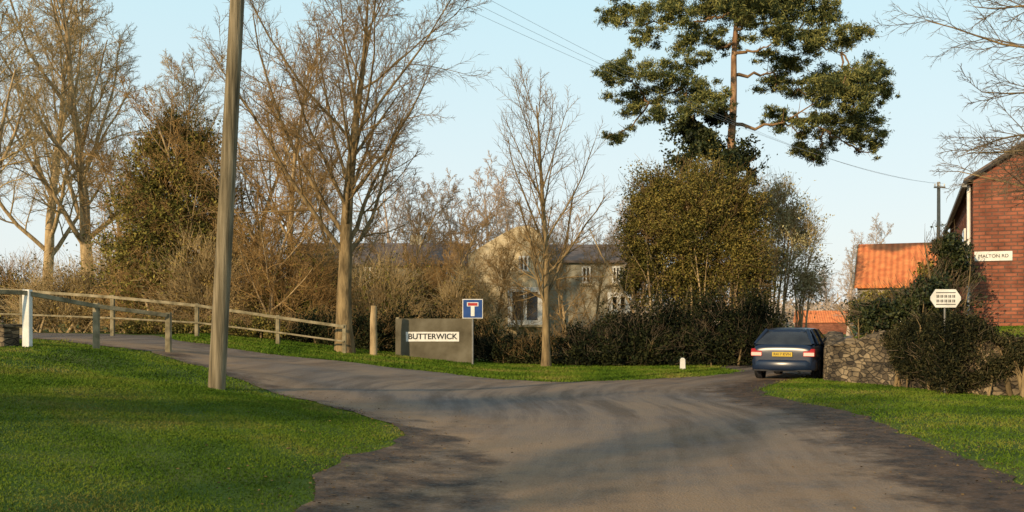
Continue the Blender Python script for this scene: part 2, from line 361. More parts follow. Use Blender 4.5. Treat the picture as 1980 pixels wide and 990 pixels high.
def blob_pts(ells, n, rng, shell=.45, gap=.0, lump=.22, fuzz=.12):
    vol = np.array([e[3] * e[4] * e[5] for e in ells]) ** .75; cnt = (n * vol / vol.sum()).astype(int)
    out = []
    ph = rng.uniform(0, 6.28, 12)
    for e, c in zip(ells, cnt):
        d = unit(c, rng); q = rng.uniform(shell ** 2, 1, c) ** .5
        lm = 1 + lump * (np.sin(d[:, 0] * 5 + ph[0] + e[0]) * np.sin(d[:, 2] * 6 + ph[1]) + .6 * np.sin(d[:, 1] * 9 + ph[2] + e[2] * 3) * np.sin(d[:, 0] * 11 + ph[3]))
        p = np.array(e[:3]) + d * (q * lm * (1 + fuzz * rng.normal(size=c)))[:, None] * np.array(e[3:6])
        out.append(p)
    p = np.concatenate(out)
    if gap > 0:
        f = (np.sin(p[:, 0] * 2.9 + ph[4]) * np.sin(p[:, 2] * 3.3 + ph[5]) + np.sin(p[:, 1] * 3.1 + p[:, 0] * 1.7 + ph[6]) * np.sin(p[:, 2] * 2.1 + p[:, 0] * 2.6 + ph[7])
             + .6 * np.sin(p[:, 0] * 7 + ph[8]) * np.sin(p[:, 2] * 7.7 + ph[9]))
        p = p[f > (gap - 1)] if gap < 1 else p[f > -.9]
    return p
def bush(name, label, cat, origin, ells, seed, n, l, w, mat, twign=0, twigmat=None, gap=.5, shell=.4, stems=6, stemmat=None, lump=.22, up=0., twl=.5, sr=1., fuzz=.12):
    rng = np.random.default_rng(seed)
    e = thing(name, label, cat, origin)
    p = blob_pts(ells, n, rng, shell, gap, lump, fuzz); p = p[p[:, 2] > .02]
    part(e, "foliage", mesh_np("foliage", *leaves(p, l, w, rng, up), mat))
    st = []
    P0, P1 = [], []
    for el in ells:
        for k in range(stems):
            bx = el[0] + rng.normal() * el[3] * .25; by = el[1] + rng.normal() * el[4] * .25
            tx = el[0] + rng.normal() * el[3] * .45; ty = el[1] + rng.normal() * el[4] * .45
            P0.append((bx, by, -.1)); P1.append((tx, ty, el[2] + el[5] * rng.uniform(.1, .7)))
    P0 = np.array(P0); P1 = np.array(P1); d = P1 - P0; L = np.linalg.norm(d, axis=1); d /= L[:, None]
    P, R = grow(P0, d, L, rng.uniform(.03, .075, len(L)) * sr, 6, .06, .02, .25, rng); st.append(tubes(P, R, 5))
    if twign:
        P, R, L2 = spawn(P, R, L, dict(n=6, t0=.35, ang=35, ratio=.35, rr=.5, K=4, wob=.12, trop=.08), rng); st.append(tubes(P, R, 3))
        q = blob_pts(ells, twign, rng, shell, gap * .6, lump * 1.2); q = q[q[:, 2] > .05]
        c = np.array([0, 0, 0.]) + np.mean([x_[:3] for x_ in ells], axis=0)
        dd = (q - c); dd[:, 2] += 1.; dd /= np.linalg.norm(dd, axis=1, keepdims=True) + 1e-9; dd = dd + .7 * unit(len(q), rng); dd /= np.linalg.norm(dd, axis=1, keepdims=True)
        P, R = grow(q, dd, rng.uniform(.5, 1.3, len(q)) * twl, np.full(len(q), .008), 3, .15, .05, .5, rng)
        part(e, "twigs", mesh_np("twigs", *tubes(P, R, 3), twigmat or M['twig']))
    part(e, "stems", mesh_np("stems", *join(st), stemmat or M['bark'], True))
    return e

# ------------------------------------------------------------------ ground & road
def axis(lo, f0, f1, hi, s):
    a = np.arange(f0, f1 + s / 2, s)
    g = [a[0]]; st = s
    while g[-1] > lo: st *= 1.35; g.append(g[-1] - st)
    g2 = [a[-1]]; st = s
    while g2[-1] < hi: st *= 1.35; g2.append(g2[-1] + st)
    return np.array(g[:0:-1] + list(a) + g2[1:])
xs = axis(-900, -32, 22, 900, .3); ys = axis(-300, -8, 48, 1500, .3)
gx, gy = np.meshgrid(xs, ys); V = np.stack([gx, gy, h(gx, gy)], -1).reshape(-1, 3)
nx, ny = len(xs), len(ys); i = np.arange(nx - 1)[None, :] + np.arange(ny - 1)[:, None] * nx
Fc = np.stack([i, i + 1, i + nx + 1, i + nx], -1).reshape(-1, 4)
solo("ground", mesh_np("ground", V, Fc, M['ground'], True), kind="structure")

near = [G(*p) for p in [(190, 669), (325, 686), (450, 730), (600, 779), (740, 813), (768, 832), (752, 866), (650, 888), (612, 925), (600, 985)]]
near = [(-70, 40), (-34, 33), (-18, 29.5), (-12.5, 26.5)] + near[0:] + [(-1.7, 5), (-2.2, 0), (-3, -7)]
rightm = [(5.5, -7), (5.2, 0), (4.9, 4)] + [G(*p) for p in [(2150, 1010), (1980, 938), (1900, 905), (1800, 858), (1700, 815), (1600, 789), (1490, 766), (1468, 750)]] + [(8.1, 27.2), (10.6, 32), (14.4, 40), (21, 54), (36, 90), (66, 165)]
farl = [(60, 168), (31, 92), (16.5, 56), (10.5, 43), (7.2, 35)] + [G(*p) for p in [(1440, 721), (1340, 729), (1200, 737), (1080, 740), (950, 733), (850, 719), (700, 704), (520, 685), (400, 670)]] + [(-17, 41), (-34, 47), (-70, 58)]
poly = near + rightm + farl
def resample(pl, step, amp, rng):
    out = []
    ww = 0.
    for a, b in zip(pl, pl[1:] + pl[:1]):
        a = np.array(a); b = np.array(b); L = np.linalg.norm(b - a); st = step if (min(a[1], b[1]) < 45 and abs(a[0]) < 30) else 8.
        n = max(1, int(L / st)); nrm = np.array([-(b - a)[1], (b - a)[0]]) / L
        for k in range(n):
            p = a + (b - a) * k / n
            if st < 1: ww = .8 * ww + rng.normal() * amp; p = p + nrm * ww
            out.append(tuple(p))
    return out
rng = np.random.default_rng(3)
ch = []
for a, b in zip(poly, poly[1:] + poly[:1]):
    a = np.array(a); b = np.array(b); ch += [tuple(a * .78 + b * .22), tuple(a * .22 + b * .78)]
rp = resample(ch, .2, .04, rng)
def inside(P, poly):
    x, y = P[:, 0], P[:, 1]; c = np.zeros(len(P), bool); n = len(poly); j = n - 1
    for i in range(n):
        xi, yi = poly[i]; xj, yj = poly[j]
        m = ((yi > y) != (yj > y))
        if abs(yj - yi) > 1e-12: c ^= m & (x < (xj - xi) * (y - yi) / (yj - yi) + xi)
        j = i
    return c
def dist_pl(P, pl):
    d = np.full(len(P), 1e9)
    for a, b in zip(pl[:-1], pl[1:]):
        a = np.array(a); b = np.array(b); ab = b - a; t = np.clip(((P - a) @ ab) / (ab @ ab), 0, 1)
        d = np.minimum(d, np.linalg.norm(P - (a + t[:, None] * ab), axis=1))
    return d
def grid(x0, x1, y0, y1, s):
    a, b = np.meshgrid(np.arange(x0, x1, s), np.arange(y0, y1, s)); p = np.stack([a.ravel(), b.ravel()], 1); return p + rng.uniform(-.2, .2, p.shape) * s
gp = np.concatenate([grid(-5, 8, 4, 20, .22), grid(-14, 10, 20, 36, .35), grid(-5, 8, -7, 4, .8), grid(-40, -14, 20, 60, .7), grid(-14, 16, 36, 46, .7)])
gp = gp[inside(gp, rp)]
gp = gp[dist_pl(gp, rp + rp[:1]) > .1]
vc = [Vector(p) for p in rp] + [Vector(p) for p in gp.tolist()]
res = geometry.delaunay_2d_cdt(vc, [], [list(range(len(rp)))], 1, 1e-4)
rv = np.array([(v[0], v[1]) for v in res[0]]); rf = [tuple(f) for f in res[2] if len(f) == 3]
RV = np.column_stack([rv, h(rv[:, 0], rv[:, 1]) + .014])
me = mesh_np("road", RV, np.array(rf), M['road'], True)
dN = dist_pl(rv, near); dR = dist_pl(rv, rightm)
mpoly = [G(*p) for p in [(745, 815), (800, 826), (880, 850), (935, 880), (955, 920), (940, 985)]] + [(-.35, 5.5), (-1.9, 5.5)] + [G(*p) for p in [(590, 985), (600, 930), (640, 885), (750, 868)]]
mp_d = dist_pl(rv, mpoly + mpoly[:1]); mi = inside(rv, mpoly)
mud = np.where(mi, .50 + .45 * np.exp(-dN / .35) + .2 * np.exp(-mp_d / .25), np.clip(.50 - mp_d / .5, -.3, 1))
mud = np.maximum(mud, np.where((rv[:, 1] < 27), 1.5 - dR / 1.1, -1))
mud = np.maximum(mud, .45 - dist_pl(rv, farl) * .5)
mud = np.maximum(mud, .60 - dN * .7); mud = np.clip(mud, -.3, 1) * .85
sand = np.clip(1 - rv[:, 1] / 20, 0, 1) * 1.5 + np.clip(1 - np.abs(dN - .9) / 1.2, 0, 1) * .6
sand = np.clip(sand + .5 * np.clip(1 - np.abs(rv[:, 1] - 26) / 6, 0, 1), 0, 1)
ca = me.color_attributes.new("w", 'FLOAT_COLOR', 'POINT')
cols = np.column_stack([mud, sand, np.clip(dR / 10, 0, 4), np.ones(len(rv))]).astype(np.float32)
ca.data.foreach_set("color", cols.ravel())
solo("road", me, kind="structure")

# raster of the signed distance to the road edge, for scattering grass
RX, RY, RS = np.arange(-14, 14, .1), np.arange(4, 40, .1), .1
ra, rb = np.meshgrid(RX, RY); rq = np.stack([ra.ravel(), rb.ravel()], 1)
rin = inside(rq, rp); rnear = [p for p in rp if p[1] < 41 and abs(p[0]) < 15]
kd = kdtree.KDTree(len(rnear))
for k, p in enumerate(rnear): kd.insert((p[0], p[1], 0), k)
kd.balance()
rd = np.array([kd.find((p[0], p[1], 0))[2] for p in rq]); sd = np.where(rin, -rd, rd).reshape(ra.shape)
def sdist(P):
    fx = np.clip((P[:, 0] + 14) / RS, 0, len(RX) - 1.01); fy = np.clip((P[:, 1] - 4) / RS, 0, len(RY) - 1.01)
    i0 = fx.astype(int); j0 = fy.astype(int); u = fx - i0; v = fy - j0
    return (sd[j0, i0] * (1 - u) + sd[j0, i0 + 1] * u) * (1 - v) + (sd[j0 + 1, i0] * (1 - u) + sd[j0 + 1, i0 + 1] * u) * v
def grassmesh(n, box, seed, hgt, wid):
    rng = np.random.default_rng(seed)
    P = np.column_stack([rng.uniform(box[0], box[1], n), rng.uniform(box[2], box[3], n)])
    a = P[:, 0] / P[:, 1] * F + CX
    P = P[(a > -120) & (a < 2100)]
    d = sdist(P) + .16 * np.sin(P[:, 0] * 7 + P[:, 1] * 4) * np.sin(P[:, 1] * 9 - P[:, 0] * 3) + .10 * np.sin(P[:, 0] * 2.3 + 1) * np.sin(P[:, 1] * 3.1)
    keep = rng.uniform(0, 1, len(P)) < np.clip((d + .16) / .5, 0, 1)
    P = P[keep]
    cl = np.sin(P[:, 0] * 3.1) * np.sin(P[:, 1] * 2.7 + P[:, 0]) + np.sin(P[:, 0] * 7.3 + P[:, 1] * 5) * .6
    n = len(P); z = h(P[:, 0], P[:, 1])
    sc = (.7 + .2 * cl + rng.uniform(-.2, .4, n)); sc = np.clip(sc, .3, 2) * (1 + P[:, 1] * .012)
    t = rng.uniform(0, 6.28, n); w = wid * (1 + P[:, 1] * .03) * rng.uniform(.7, 1.3, n)
    dx, dy = np.cos(t) * w, np.sin(t) * w
    ln = rng.normal(0, .9, (n, 2)) * (hgt * sc)[:, None]
    A = np.column_stack([P[:, 0] - dx, P[:, 1] - dy, z - .005]); B_ = np.column_stack([P[:, 0] + dx, P[:, 1] + dy, z - .005])
    C = np.column_stack([P[:, 0] + ln[:, 0], P[:, 1] + ln[:, 1], z + hgt * sc])
    return np.stack([A, B_, C], 1).reshape(-1, 3), np.arange(n * 3).reshape(-1, 3)
gparts = [grassmesh(300000, (-9, 0, 5, 17), 11, .018, .006), grassmesh(80000, (-13, -3, 15, 29), 12, .028, .009),
          grassmesh(110000, (3.5, 13, 7, 27.5), 13, .032, .008), grassmesh(90000, (-12, 9, 26, 38), 14, .05, .013)]
solo("grass", mesh_np("grass", *join(gparts), M['blade']), kind="stuff", label="short rough green grass on the verges", cat="grass")
rng = np.random.default_rng(5)
P = np.column_stack([rng.uniform(-4, 9, 16000), rng.uniform(6, 28, 16000)])
dd = np.minimum(dist_pl(P, near), dist_pl(P, rightm)); P = P[rng.uniform(0, 1, len(P)) < np.exp(-dd / .5)]
C = np.column_stack([P, h(P[:, 0], P[:, 1]) + .025]); lv_, lf_ = leaves(C, .022, .014, rng)
lv_ = lv_.reshape(-1, 4, 3); lv_[:, :, 2] = C[:, None, 2] + (lv_[:, :, 2] - C[:, None, 2]) * .35
solo("fallen_leaves", mesh_np("fallen_leaves", lv_.reshape(-1, 3), lf_, M['litter']), kind="stuff", label="brown fallen leaves along the muddy road edges", cat="leaves")

# ------------------------------------------------------------------ utility pole
def pole(px_b, D, lean_x, r0, r1, Ht, label, mat, arm=.8):
    x, y, z = gl(px_b, D)
    e = thing("utility_pole", label, "utility pole", (x, y, z))
    K = 14; t = np.linspace(0, 1, K)
    P = np.stack([lean_x * t * Ht, 0 * t, -.3 + t * (Ht + .3)], 1)[None]
    V, Fc = tubes(P, (r0 + (r1 - r0) * t)[None], 18)
    part(e, "shaft", mesh_np("shaft", V, Fc, mat, True))
    b = B(); xc = lean_x * (Ht - .35); zc = Ht - .35
    b.box(xc - arm, xc + arm, -r1 - .1, -r1 + .02, zc - .05, zc + .05); part(e, "crossarm", b.mesh("crossarm", mat, bevel=.01))
    for dx in (-arm * .85, 0, arm * .85):
        P = np.array([[(xc + dx, -r1 - .04, zc + .06), (xc + dx, -r1 - .04, zc + .12), (xc + dx, -r1 - .04, zc + .2), (xc + dx, -r1 - .04, zc + .24)]], float)
        part(e, "insulator", mesh_np("insulator", *tubes(P, np.array([[.02, .05, .05, .01]]), 10), M['white'], True))
    return (x + xc, y, z + zc + .24), e
top1, _ = pole(417, 17.2, .055, .150, .115, 8.9, "tall weathered wooden utility pole leaning on the grass verge", M['wood'])
top2, _ = pole(1815, 62, 0, .14, .10, 10.4, "distant wooden utility pole beyond the rooftops", M['polefar'], .35)
for k, dx in enumerate((-.65, 0, .65)):
    a = np.array([top1[0] + dx, top1[1] - .15, top1[2]]); b_ = np.array([top2[0] + dx * .45, top2[1] - .15, top2[2]])
    t = np.linspace(0, 1, 40)[:, None]; P = a * (1 - t) + b_ * t; P[:, 2] -= 4 * t[:, 0] * (1 - t[:, 0]) * (.9 + .15 * k)
    solo("overhead_wire", mesh_np("overhead_wire", *tubes(P[None], np.full((1, 40), .0045), 4), M['wire']), "thin grey overhead wire strung between the utility poles", "wire", group="overhead wires between poles")

# ------------------------------------------------------------------ fences
def fence(pts, hs, label, post_w=.13, white=None, rails=(1., .5)):
    e = thing("wooden_fence", label, "fence", (pts[0][0], pts[0][1], hf(*pts[0])))
    o = Vector(e.location); tops = []
    for k, (p, H_) in enumerate(zip(pts, hs)):
        b = B(); z = hf(*p); w = post_w * (1.25 if k == white else 1)
        b.box(p[0] - o.x - w / 2, p[0] - o.x + w / 2, p[1] - o.y - w / 2, p[1] - o.y + w / 2, z - o.z - .3, z - o.z + H_)
        part(e, "post", b.mesh("post", M['white'] if k == white else M['woodrail'], bevel=.012), "white painted end post" if k == white else None)
        tops.append((p[0] - o.x, p[1] - o.y - w / 2 - .025, z - o.z, H_))
    for r_ in rails:
        for a, c in zip(tops[:-1], tops[1:]):
            b = B(); b.beam((a[0], a[1], a[2] + a[3] * r_ - .07), (c[0], c[1], c[2] + c[3] * r_ - .07), .05, .10 if r_ == 1 else .06)
            part(e, "rail", b.mesh("rail", M['woodrail'], bevel=.008))
    return e
fence([(-13.6, 18.6), (-10.85, 22.0), (-9.9, 23.4), (-8.6, 24.6)], [1.28, 1.28, 1.10, 1.0], "grey wooden rail fence with white end post beside the lane", white=1, rails=(1.,))
fence([(-5.8, 34), (-8.1, 34), (-10.9, 34.0), (-13.9, 34.2), (-17.2, 34.5), (-20.5, 35)], [1.02, 1.04, 1.18, 1.45, 1.65, 1.8], "long weathered wooden rail fence on the far roadside", rails=(1., .5))
b = B(); b.box(-1.6, .0, -.2, .2, -.3, .42); b.box(-1.66, .06, -.24, .24, .423, .5)
o = solo("bridge_parapet", b.mesh("bridge_parapet", M['rubble'], bevel=.02), "low grey stone parapet end beside the white fence post", "wall"); o.location = (-11.2, 22.0, hf(-11.2, 22)); o.rotation_euler = (0, 0, rad(-30))

# ------------------------------------------------------------------ signs
D = 35.6; xb = X(840, D); e = thing("village_sign_board", "plain grey-brown panel carrying a white village nameplate", "sign", (xb, D, hf(xb, D)))
z0 = e.location.z
b = B(); b.box(-1.41, 1.41, -.022, .022, Z(703, D) - z0, Z(616, D) - z0)
part(e, "panel", b.mesh("panel", M['panel'], bevel=.006))
for sx_ in (-1.34, 1.34):
    b = B(); b.box(sx_ - .06, sx_ + .06, .025, .14, -.3, 1.56); part(e, "post", b.mesh("post", M['woodrail'], bevel=.01))
zc = Z(651, D) - z0
b = B(); b.box(-1.03, .90, -.05, -.024, zc - .175, zc + .175); pl = part(e, "nameplate", b.mesh("nameplate", M['white'], bevel=.005), "white plate with black lettering")
tm = part(pl, "lettering", text_mesh("BUTTERWICK", .285, M['black'], "lettering", .005)); tm.location = (-.065, -.055, zc); tm.rotation_euler = (rad(90), 0, 0)

D = 34.6; xb = X(914, D); e = thing("road_sign", "square blue no through road sign on grey post", "road sign", (xb, D, hf(xb, D))); z0 = e.location.z
P = np.array([[(0, .035, -.3), (0, .035, 1), (0, .035, Z(582, D) - z0)]]); part(e, "post", mesh_np("post", *tubes(P, np.full((1, 3), .035), 12), M['galv'], True))
zc = Z(597, D) - z0; s = .36
b = B(); b.box(-s, s, -.02, 0, zc - s * .95, zc + s * .95); pl = part(e, "sign_face", b.mesh("sign_face", M['white'], bevel=.004))
b = B(); b.box(-s + .025, s - .025, -.025, -.0205, zc - s * .95 + .025, zc + s * .95 - .025); part(pl, "blue_field", b.mesh("blue_field", M['blue']))
b = B(); b.prism([(-.065, zc - .26), (.065, zc - .26), (.065, zc + .085), (.2, zc + .085), (.2, zc + .225), (-.2, zc + .225), (-.2, zc + .085), (-.065, zc + .085)], 'y', -.030, -.0255); part(pl, "white_stem", b.mesh("white_stem", M['white']))
b = B(); b.box(-.17, .17, -.035, -.0305, zc + .105, zc + .205); part(pl, "red_bar", b.mesh("red_bar", M['red']))

D = 21.1; xb = X(1828, D); e = thing("road_sign", "white elongated sign with pointed ends and black marks above ivy", "road sign", (xb, D, hf(xb, D))); z0 = e.location.z
P = np.array([[(0, .035, -.3), (0, .035, 1), (0, .035, Z(575, D) - z0)]]); part(e, "post", mesh_np("post", *tubes(P, np.full((1, 3), .02), 12), M['galv'], True))
zc = Z(577, D) - z0
def octa(w, h_, c, c2): return [(-w, -h_ + c2), (-w + c, -h_), (w - c, -h_), (w, -h_ + c2), (w, h_ - c2), (w - c, h_), (-w + c, h_), (-w, h_ - c2)]
b = B(); b.prism([(u, v + zc) for u, v in octa(.325, .195, .11, .16)], 'y', -.02, 0); pl = part(e, "sign_face", b.mesh("sign_face", M['white']))
b = B()
for kx in (-.17, -.085, 0, .085, .17):
    b.box(kx - .028, kx - .008, -.0245, -.0215, zc + .015, zc + .075); b.box(kx + .008, kx + .028, -.0245, -.0215, zc + .015, zc + .075)
    b.box(kx - .028, kx - .008, -.0245, -.0215, zc - .085, zc - .025); b.box(kx + .008, kx + .028, -.0245, -.0215, zc - .085, zc - .025)
for kz in (-.135, .115): b.box(-.21, .21, -.0255, -.0246, zc + kz, zc + kz + .016)
part(pl, "black_marking", b.mesh("black_marking", M['black']))

D = 33; xb = X(1320, D); b = B(); b.prism([(-.09, -.1), (.09, -.1), (.08, .34), (.04, .40), (-.04, .40), (-.08, .34)], 'y', -.07, .07)
o = solo("marker_stone", b.mesh("marker_stone", M['white'], bevel=.01), "small white painted marker stone on the grass strip", "marker"); o.location = (xb, D, hf(xb, D))
x_, y_, z_ = gl(722, 34.3)
P = np.array([[(0, 0, -.2), (.01, 0, .6), (.0, 0, 1.3), (.02, 0, 1.75)]], float); e_ = solo("wooden_post", mesh_np("wooden_post", *tubes(P, np.array([[.14, .13, .12, .10]]), 10), M['barkpale'], True), "short round sunlit timber post beside the hedge", "post"); e_.location = (x_, y_, z_)

# ------------------------------------------------------------------ stone house
D0 = 56.
e = thing("stone_house", "two-storey pale stone house with white bay windows behind trees", "house", (0, D0, 0))
def hx(px): return X(px, D0)
b = B()
b.box(hx(560), hx(905), 1.0, 8.0, -.2, 5.0)
b.box(hx(1062), hx(1212), 1.4, 8.0, -.2, 5.2)
part(e, "wall", b.mesh("wall", M['stoneshade']), "stone side wings greyed to stand for shade")
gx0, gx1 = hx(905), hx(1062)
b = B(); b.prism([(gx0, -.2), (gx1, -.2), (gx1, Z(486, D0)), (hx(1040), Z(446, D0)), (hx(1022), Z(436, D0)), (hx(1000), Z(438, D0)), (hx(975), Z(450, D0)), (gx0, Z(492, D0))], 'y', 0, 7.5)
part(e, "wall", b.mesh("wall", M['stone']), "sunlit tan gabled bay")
b = B(); zr = Z(458, D0)
b.prism([(.7, 4.95), (4.5, zr), (8.3, 4.95), (8.3, 4.8), (.7, 4.8)], 'x', hx(550), gx0 - .02)
b.prism([(1.1, 5.15), (4.7, Z(460, D0)), (8.3, 5.15), (8.3, 5.02), (1.1, 5.02)], 'x', gx1 + .02, hx(1216))
rf_ = part(e, "roof", b.mesh("roof", M['slate']))
b = B(); xc = hx(790); b.box(xc - .35, xc + .35, 4.2, 4.9, 5.8, 6.9); part(rf_, "chimney", b.mesh("chimney", M['stoneshade']))
def window(px0, px1, py0, py1, yf, bars=1, depth=.12, big=False):
    x0, x1, z1, z0_ = hx(px0), hx(px1), Z(py0, D0 + yf), Z(py1, D0 + yf)
    fw = .10 if not big else .26
    b = B(); b.box(x0, x1, yf - depth, yf - .003, z0_, z0_ + fw); b.box(x0, x1, yf - depth, yf - .003, z1 - fw, z1)
    b.box(x0, x0 + fw, yf - depth, yf - .003, z0_ + fw, z1 - fw); b.box(x1 - fw, x1, yf - depth, yf - .003, z0_ + fw, z1 - fw)
    for k in range(bars):
        c = x0 + (x1 - x0) * (k + 1) / (bars + 1); q_ = .10 if big else .04; b.box(c - q_, c + q_, yf - depth + .01, yf - .003, z0_ + fw, z1 - fw)
    f = part(e, "window", b.mesh("window", M['white']))
    b = B(); b.box(x0 + fw * .5, x1 - fw * .5, yf - depth * .35, yf - depth * .25, z0_ + fw * .5, z1 - fw * .5); part(f, "glass", b.mesh("glass", M['glass']))
    b = B(); b.box(x0 - .08, x1 + .08, yf - depth - .08, yf - .003, z0_ - .12, z0_ - .002); part(f, "sill", b.mesh("sill", M['stone']))
window(982, 1048, 556, 628, 0, 1, .7, True)
window(1003, 1022, 495, 525, 0, 1)
window(634, 652, 566, 590, 1.0, 0)
window(700, 722, 515, 545, 1.0, 1); window(850, 874, 515, 545, 1.0, 1)
window(1128, 1146, 515, 548, 1.4, 1); window(1188, 1204, 515, 548, 1.4, 1)
window(1178, 1221, 566, 606, 1.4, 1, .7, True)

# ------------------------------------------------------------------ cottages
D0b = 50.; e = thing("cottage", "single-storey cottage with bright orange pantile roof", "cottage", (X(1652, D0b), D0b, 0), rad(-23))
w_ = 5; ze = Z(548, D0b); zr = Z(464, D0b)
b = B(); b.box(.12, w_ + 3, .3, 6, -.2, ze - .02); b.prism([(.3, ze - .02), (6, ze - .02), (3.15, zr - .25)], 'x', .12, .35); part(e, "wall", b.mesh("wall", M['render']), "cream rendered wall")
b = B(); b.add([(0, 0, ze - .1), (w_ + 3.2, 0, ze - .1), (w_ + 3.2, 3.15, zr), (0, 3.15, zr), (0, 6.3, ze - .1), (w_ + 3.2, 6.3, ze - .1),
                (0, 0, ze - .25), (w_ + 3.2, 0, ze - .25), (w_ + 3.2, 3.15, zr - .15), (0, 3.15, zr - .15), (0, 6.3, ze - .25), (w_ + 3.2, 6.3, ze - .25)],
               [(0, 1, 2, 3), (3, 2, 5, 4), (6, 9, 8, 7), (9, 10, 11, 8), (0, 3, 9, 6), (3, 4, 10, 9), (1, 7, 8, 2), (2, 8, 11, 5), (0, 6, 7, 1), (4, 5, 11, 10)])
part(e, "roof", b.mesh("roof", M['pantile']))
b = B(); b.beam((-.03, -.02, ze - .2), (-.03, 3.15, zr - .1), .05, .2); part(e, "bargeboard", b.mesh("bargeboard", M['woodrail']))
e = thing("cottage", "small far-off cottage with red roof down the lane", "cottage", (X(1545, 120), 120, 0), rad(-10))
b = B(); b.box(0, 6, .2, 5, -.2, 1.4); part(e, "wall", b.mesh("wall", M['brick']))
b = B(); b.prism([(0, 1.4), (2.6, 2.9), (5.2, 1.4)], 'x', -.2, 6.2); part(e, "roof", b.mesh("roof", M['pantile']))

# ------------------------------------------------------------------ brick building
e = thing("brick_house", "red brick gabled house with dark verge and white downpipe", "house", (12.2, 26, 0), rad(-22))
W_, Ln, ez = 7.4, 15.8, 5.45; rz_ = ez + W_ / 2 * .64
b = B(); b.prism([(0, -.2), (W_, -.2), (W_, ez), (W_ / 2, rz_), (0, ez)], 'y', 0, Ln); part(e, "wall", b.mesh("wall", M['brick']))
b = B(); n_ = .10; o_ = .22
b.prism([(-o_, ez - o_ * .64 + .01), (W_ / 2, rz_ + .01), (W_ + o_, ez - o_ * .64 + .01), (W_ + o_, ez - o_ * .64 + n_), (W_ / 2, rz_ + n_ + .02), (-o_, ez - o_ * .64 + n_)], 'y', -.10, Ln + .1)
part(e, "roof", b.mesh("roof", M['slate']))
b = B(); b.beam((-o_ - .01, -.12, ez - o_ * .64 - .01), (W_ / 2, -.12, rz_ - .01), .03, .07); b.beam((W_ + o_, -.12, ez - o_ * .64 - .01), (W_ / 2 + .01, -.122, rz_ - .01), .03, .07); part(e, "bargeboard", b.mesh("bargeboard", M['trim']))
b = B(); b.box(-.27, -.15, -.05, Ln, ez - .26, ez - .16); part(e, "gutter", b.mesh("gutter", M['galv']))
P = np.array([[(-.09, .25, ez - .2), (-.09, .25, 3), (-.09, .25, 0)]], float); part(e, "downpipe", mesh_np("downpipe", *tubes(P, np.full((1, 3), .05), 10), M['white'], True))
for yy in (4, 9.5):
    b = B(); b.box(-.05, -.003, yy - .5, yy + .5, 3.2, 4.4); f = part(e, "window", b.mesh("window", M['white'])); b = B(); b.box(-.06, -.052, yy - .42, yy + .42, 3.28, 4.32); part(f, "glass", b.mesh("glass", M['glass']))
b = B(); b.box(.03, .93, -.035, -.004, 3.22, 3.47); pl = part(e, "nameplate", b.mesh("nameplate", M['white'], bevel=.004), "white street nameplate with dark lettering")
tm = part(pl, "lettering", text_mesh("MALTON RD", .125, M['black'], "lettering")); tm.location = (.48, -.041, 3.345); tm.rotation_euler = (rad(90), 0, 0)

# ------------------------------------------------------------------ stone boundary wall
rng = np.random.default_rng(8)
wp = [(10.9, 33.2), (8.75, 26.6), (8.75, 25.9), (10.15, 20.9), (15.5, 18.2)]
pts = []
for a, c in zip(wp[:-1], wp[1:]):
    a = np.array(a); c = np.array(c); n = max(1, int(np.linalg.norm(c - a) / .2))
    pts += [a + (c - a) * k / n for k in range(n)]
pts.append(np.array(wp[-1])); pts = np.array(pts); tg = np.gradient(pts, axis=0); tg /= np.linalg.norm(tg, axis=1, keepdims=True); nn = np.column_stack([-tg[:, 1], tg[:, 0]])
V = []; Fq = []; wh = 0
for k, (p, q) in enumerate(zip(pts, nn)):
    z = min(hf(*(p - q * .9)), hf(*(p + q * .9)), .1); wh = .75 * wh + rng.normal() * .04; tw = 1.15 + wh; j = rng.normal(size=8) * .03
    prof = [(-.30 + j[0], -.3), (-.29 + j[1], .3), (-.27 + j[5], .65), (-.25 + j[2], tw - .12), (-.28 + j[6], tw - .08), (-.2, tw + j[7]), (0, tw + .05 + j[4]), (.26, tw), (.28, tw - .12), (.30 + j[3], -.3)]
    for u, v in prof: V.append((p[0] + q[0] * u, p[1] + q[1] * u, z + v))
m_ = 10
for k in range(len(pts) - 1):
    for j in range(m_ - 1): Fq.append((k * m_ + j, k * m_ + j + 1, (k + 1) * m_ + j + 1, (k + 1) * m_ + j))
solo("stone_wall", mesh_np("stone_wall", np.array(V), np.array(Fq), M['rubble']), "rough rubble stone boundary wall overgrown with ivy", "wall")

# ------------------------------------------------------------------ car
car = thing("parked_car", "dark blue hatchback seen from behind with yellow rear plate", "car", (0, 0, 0))
def loft(secs, closed_ends=True):
    n = len(secs[0]); V = [p for s_ in secs for p in s_]; fs = []
    for i in range(len(secs) - 1):
        for j in range(n): fs.append((i * n + j, i * n + (j + 1) % n, (i + 1) * n + (j + 1) % n, (i + 1) * n + j))
    if closed_ends: fs.append(tuple(range(n))[::-1]); fs.append(tuple((len(secs) - 1) * n + j for j in range(n)))
    b = B(); b.add(V, fs); return b
st = [(-2.14, .70, .38, .74), (-2.13, .78, .31, .90), (-2.05, .83, .25, .975), (-1.8, .85, .23, 1.0), (-1.2, .86, .22, .98), (-.2, .865, .21, .95), (.8, .86, .21, .92), (1.3, .85, .22, .88), (1.8, .82, .24, .78), (2.08, .74, .28, .68), (2.18, .62, .34, .60)]
secs = []
for y, w, zb, bt in st:
    hp = [(w * .90, zb), (w * .985, zb + (bt - zb) * .18), (w, zb + (bt - zb) * .45), (w * .995, zb + (bt - zb) * .68), (w * .95, zb + (bt - zb) * .9), (w * .86, bt), (w * .45, bt + .03)]
    secs.append([(x, y, z) for x, z in hp] + [(-x, y, z) for x, z in hp[::-1]])
bm_ = loft(secs).mesh("body", M['paint'], True); body = part(car, "body", bm_)
md = body.modifiers.new("s", 'SUBSURF'); md.levels = 2; md.render_levels = 2
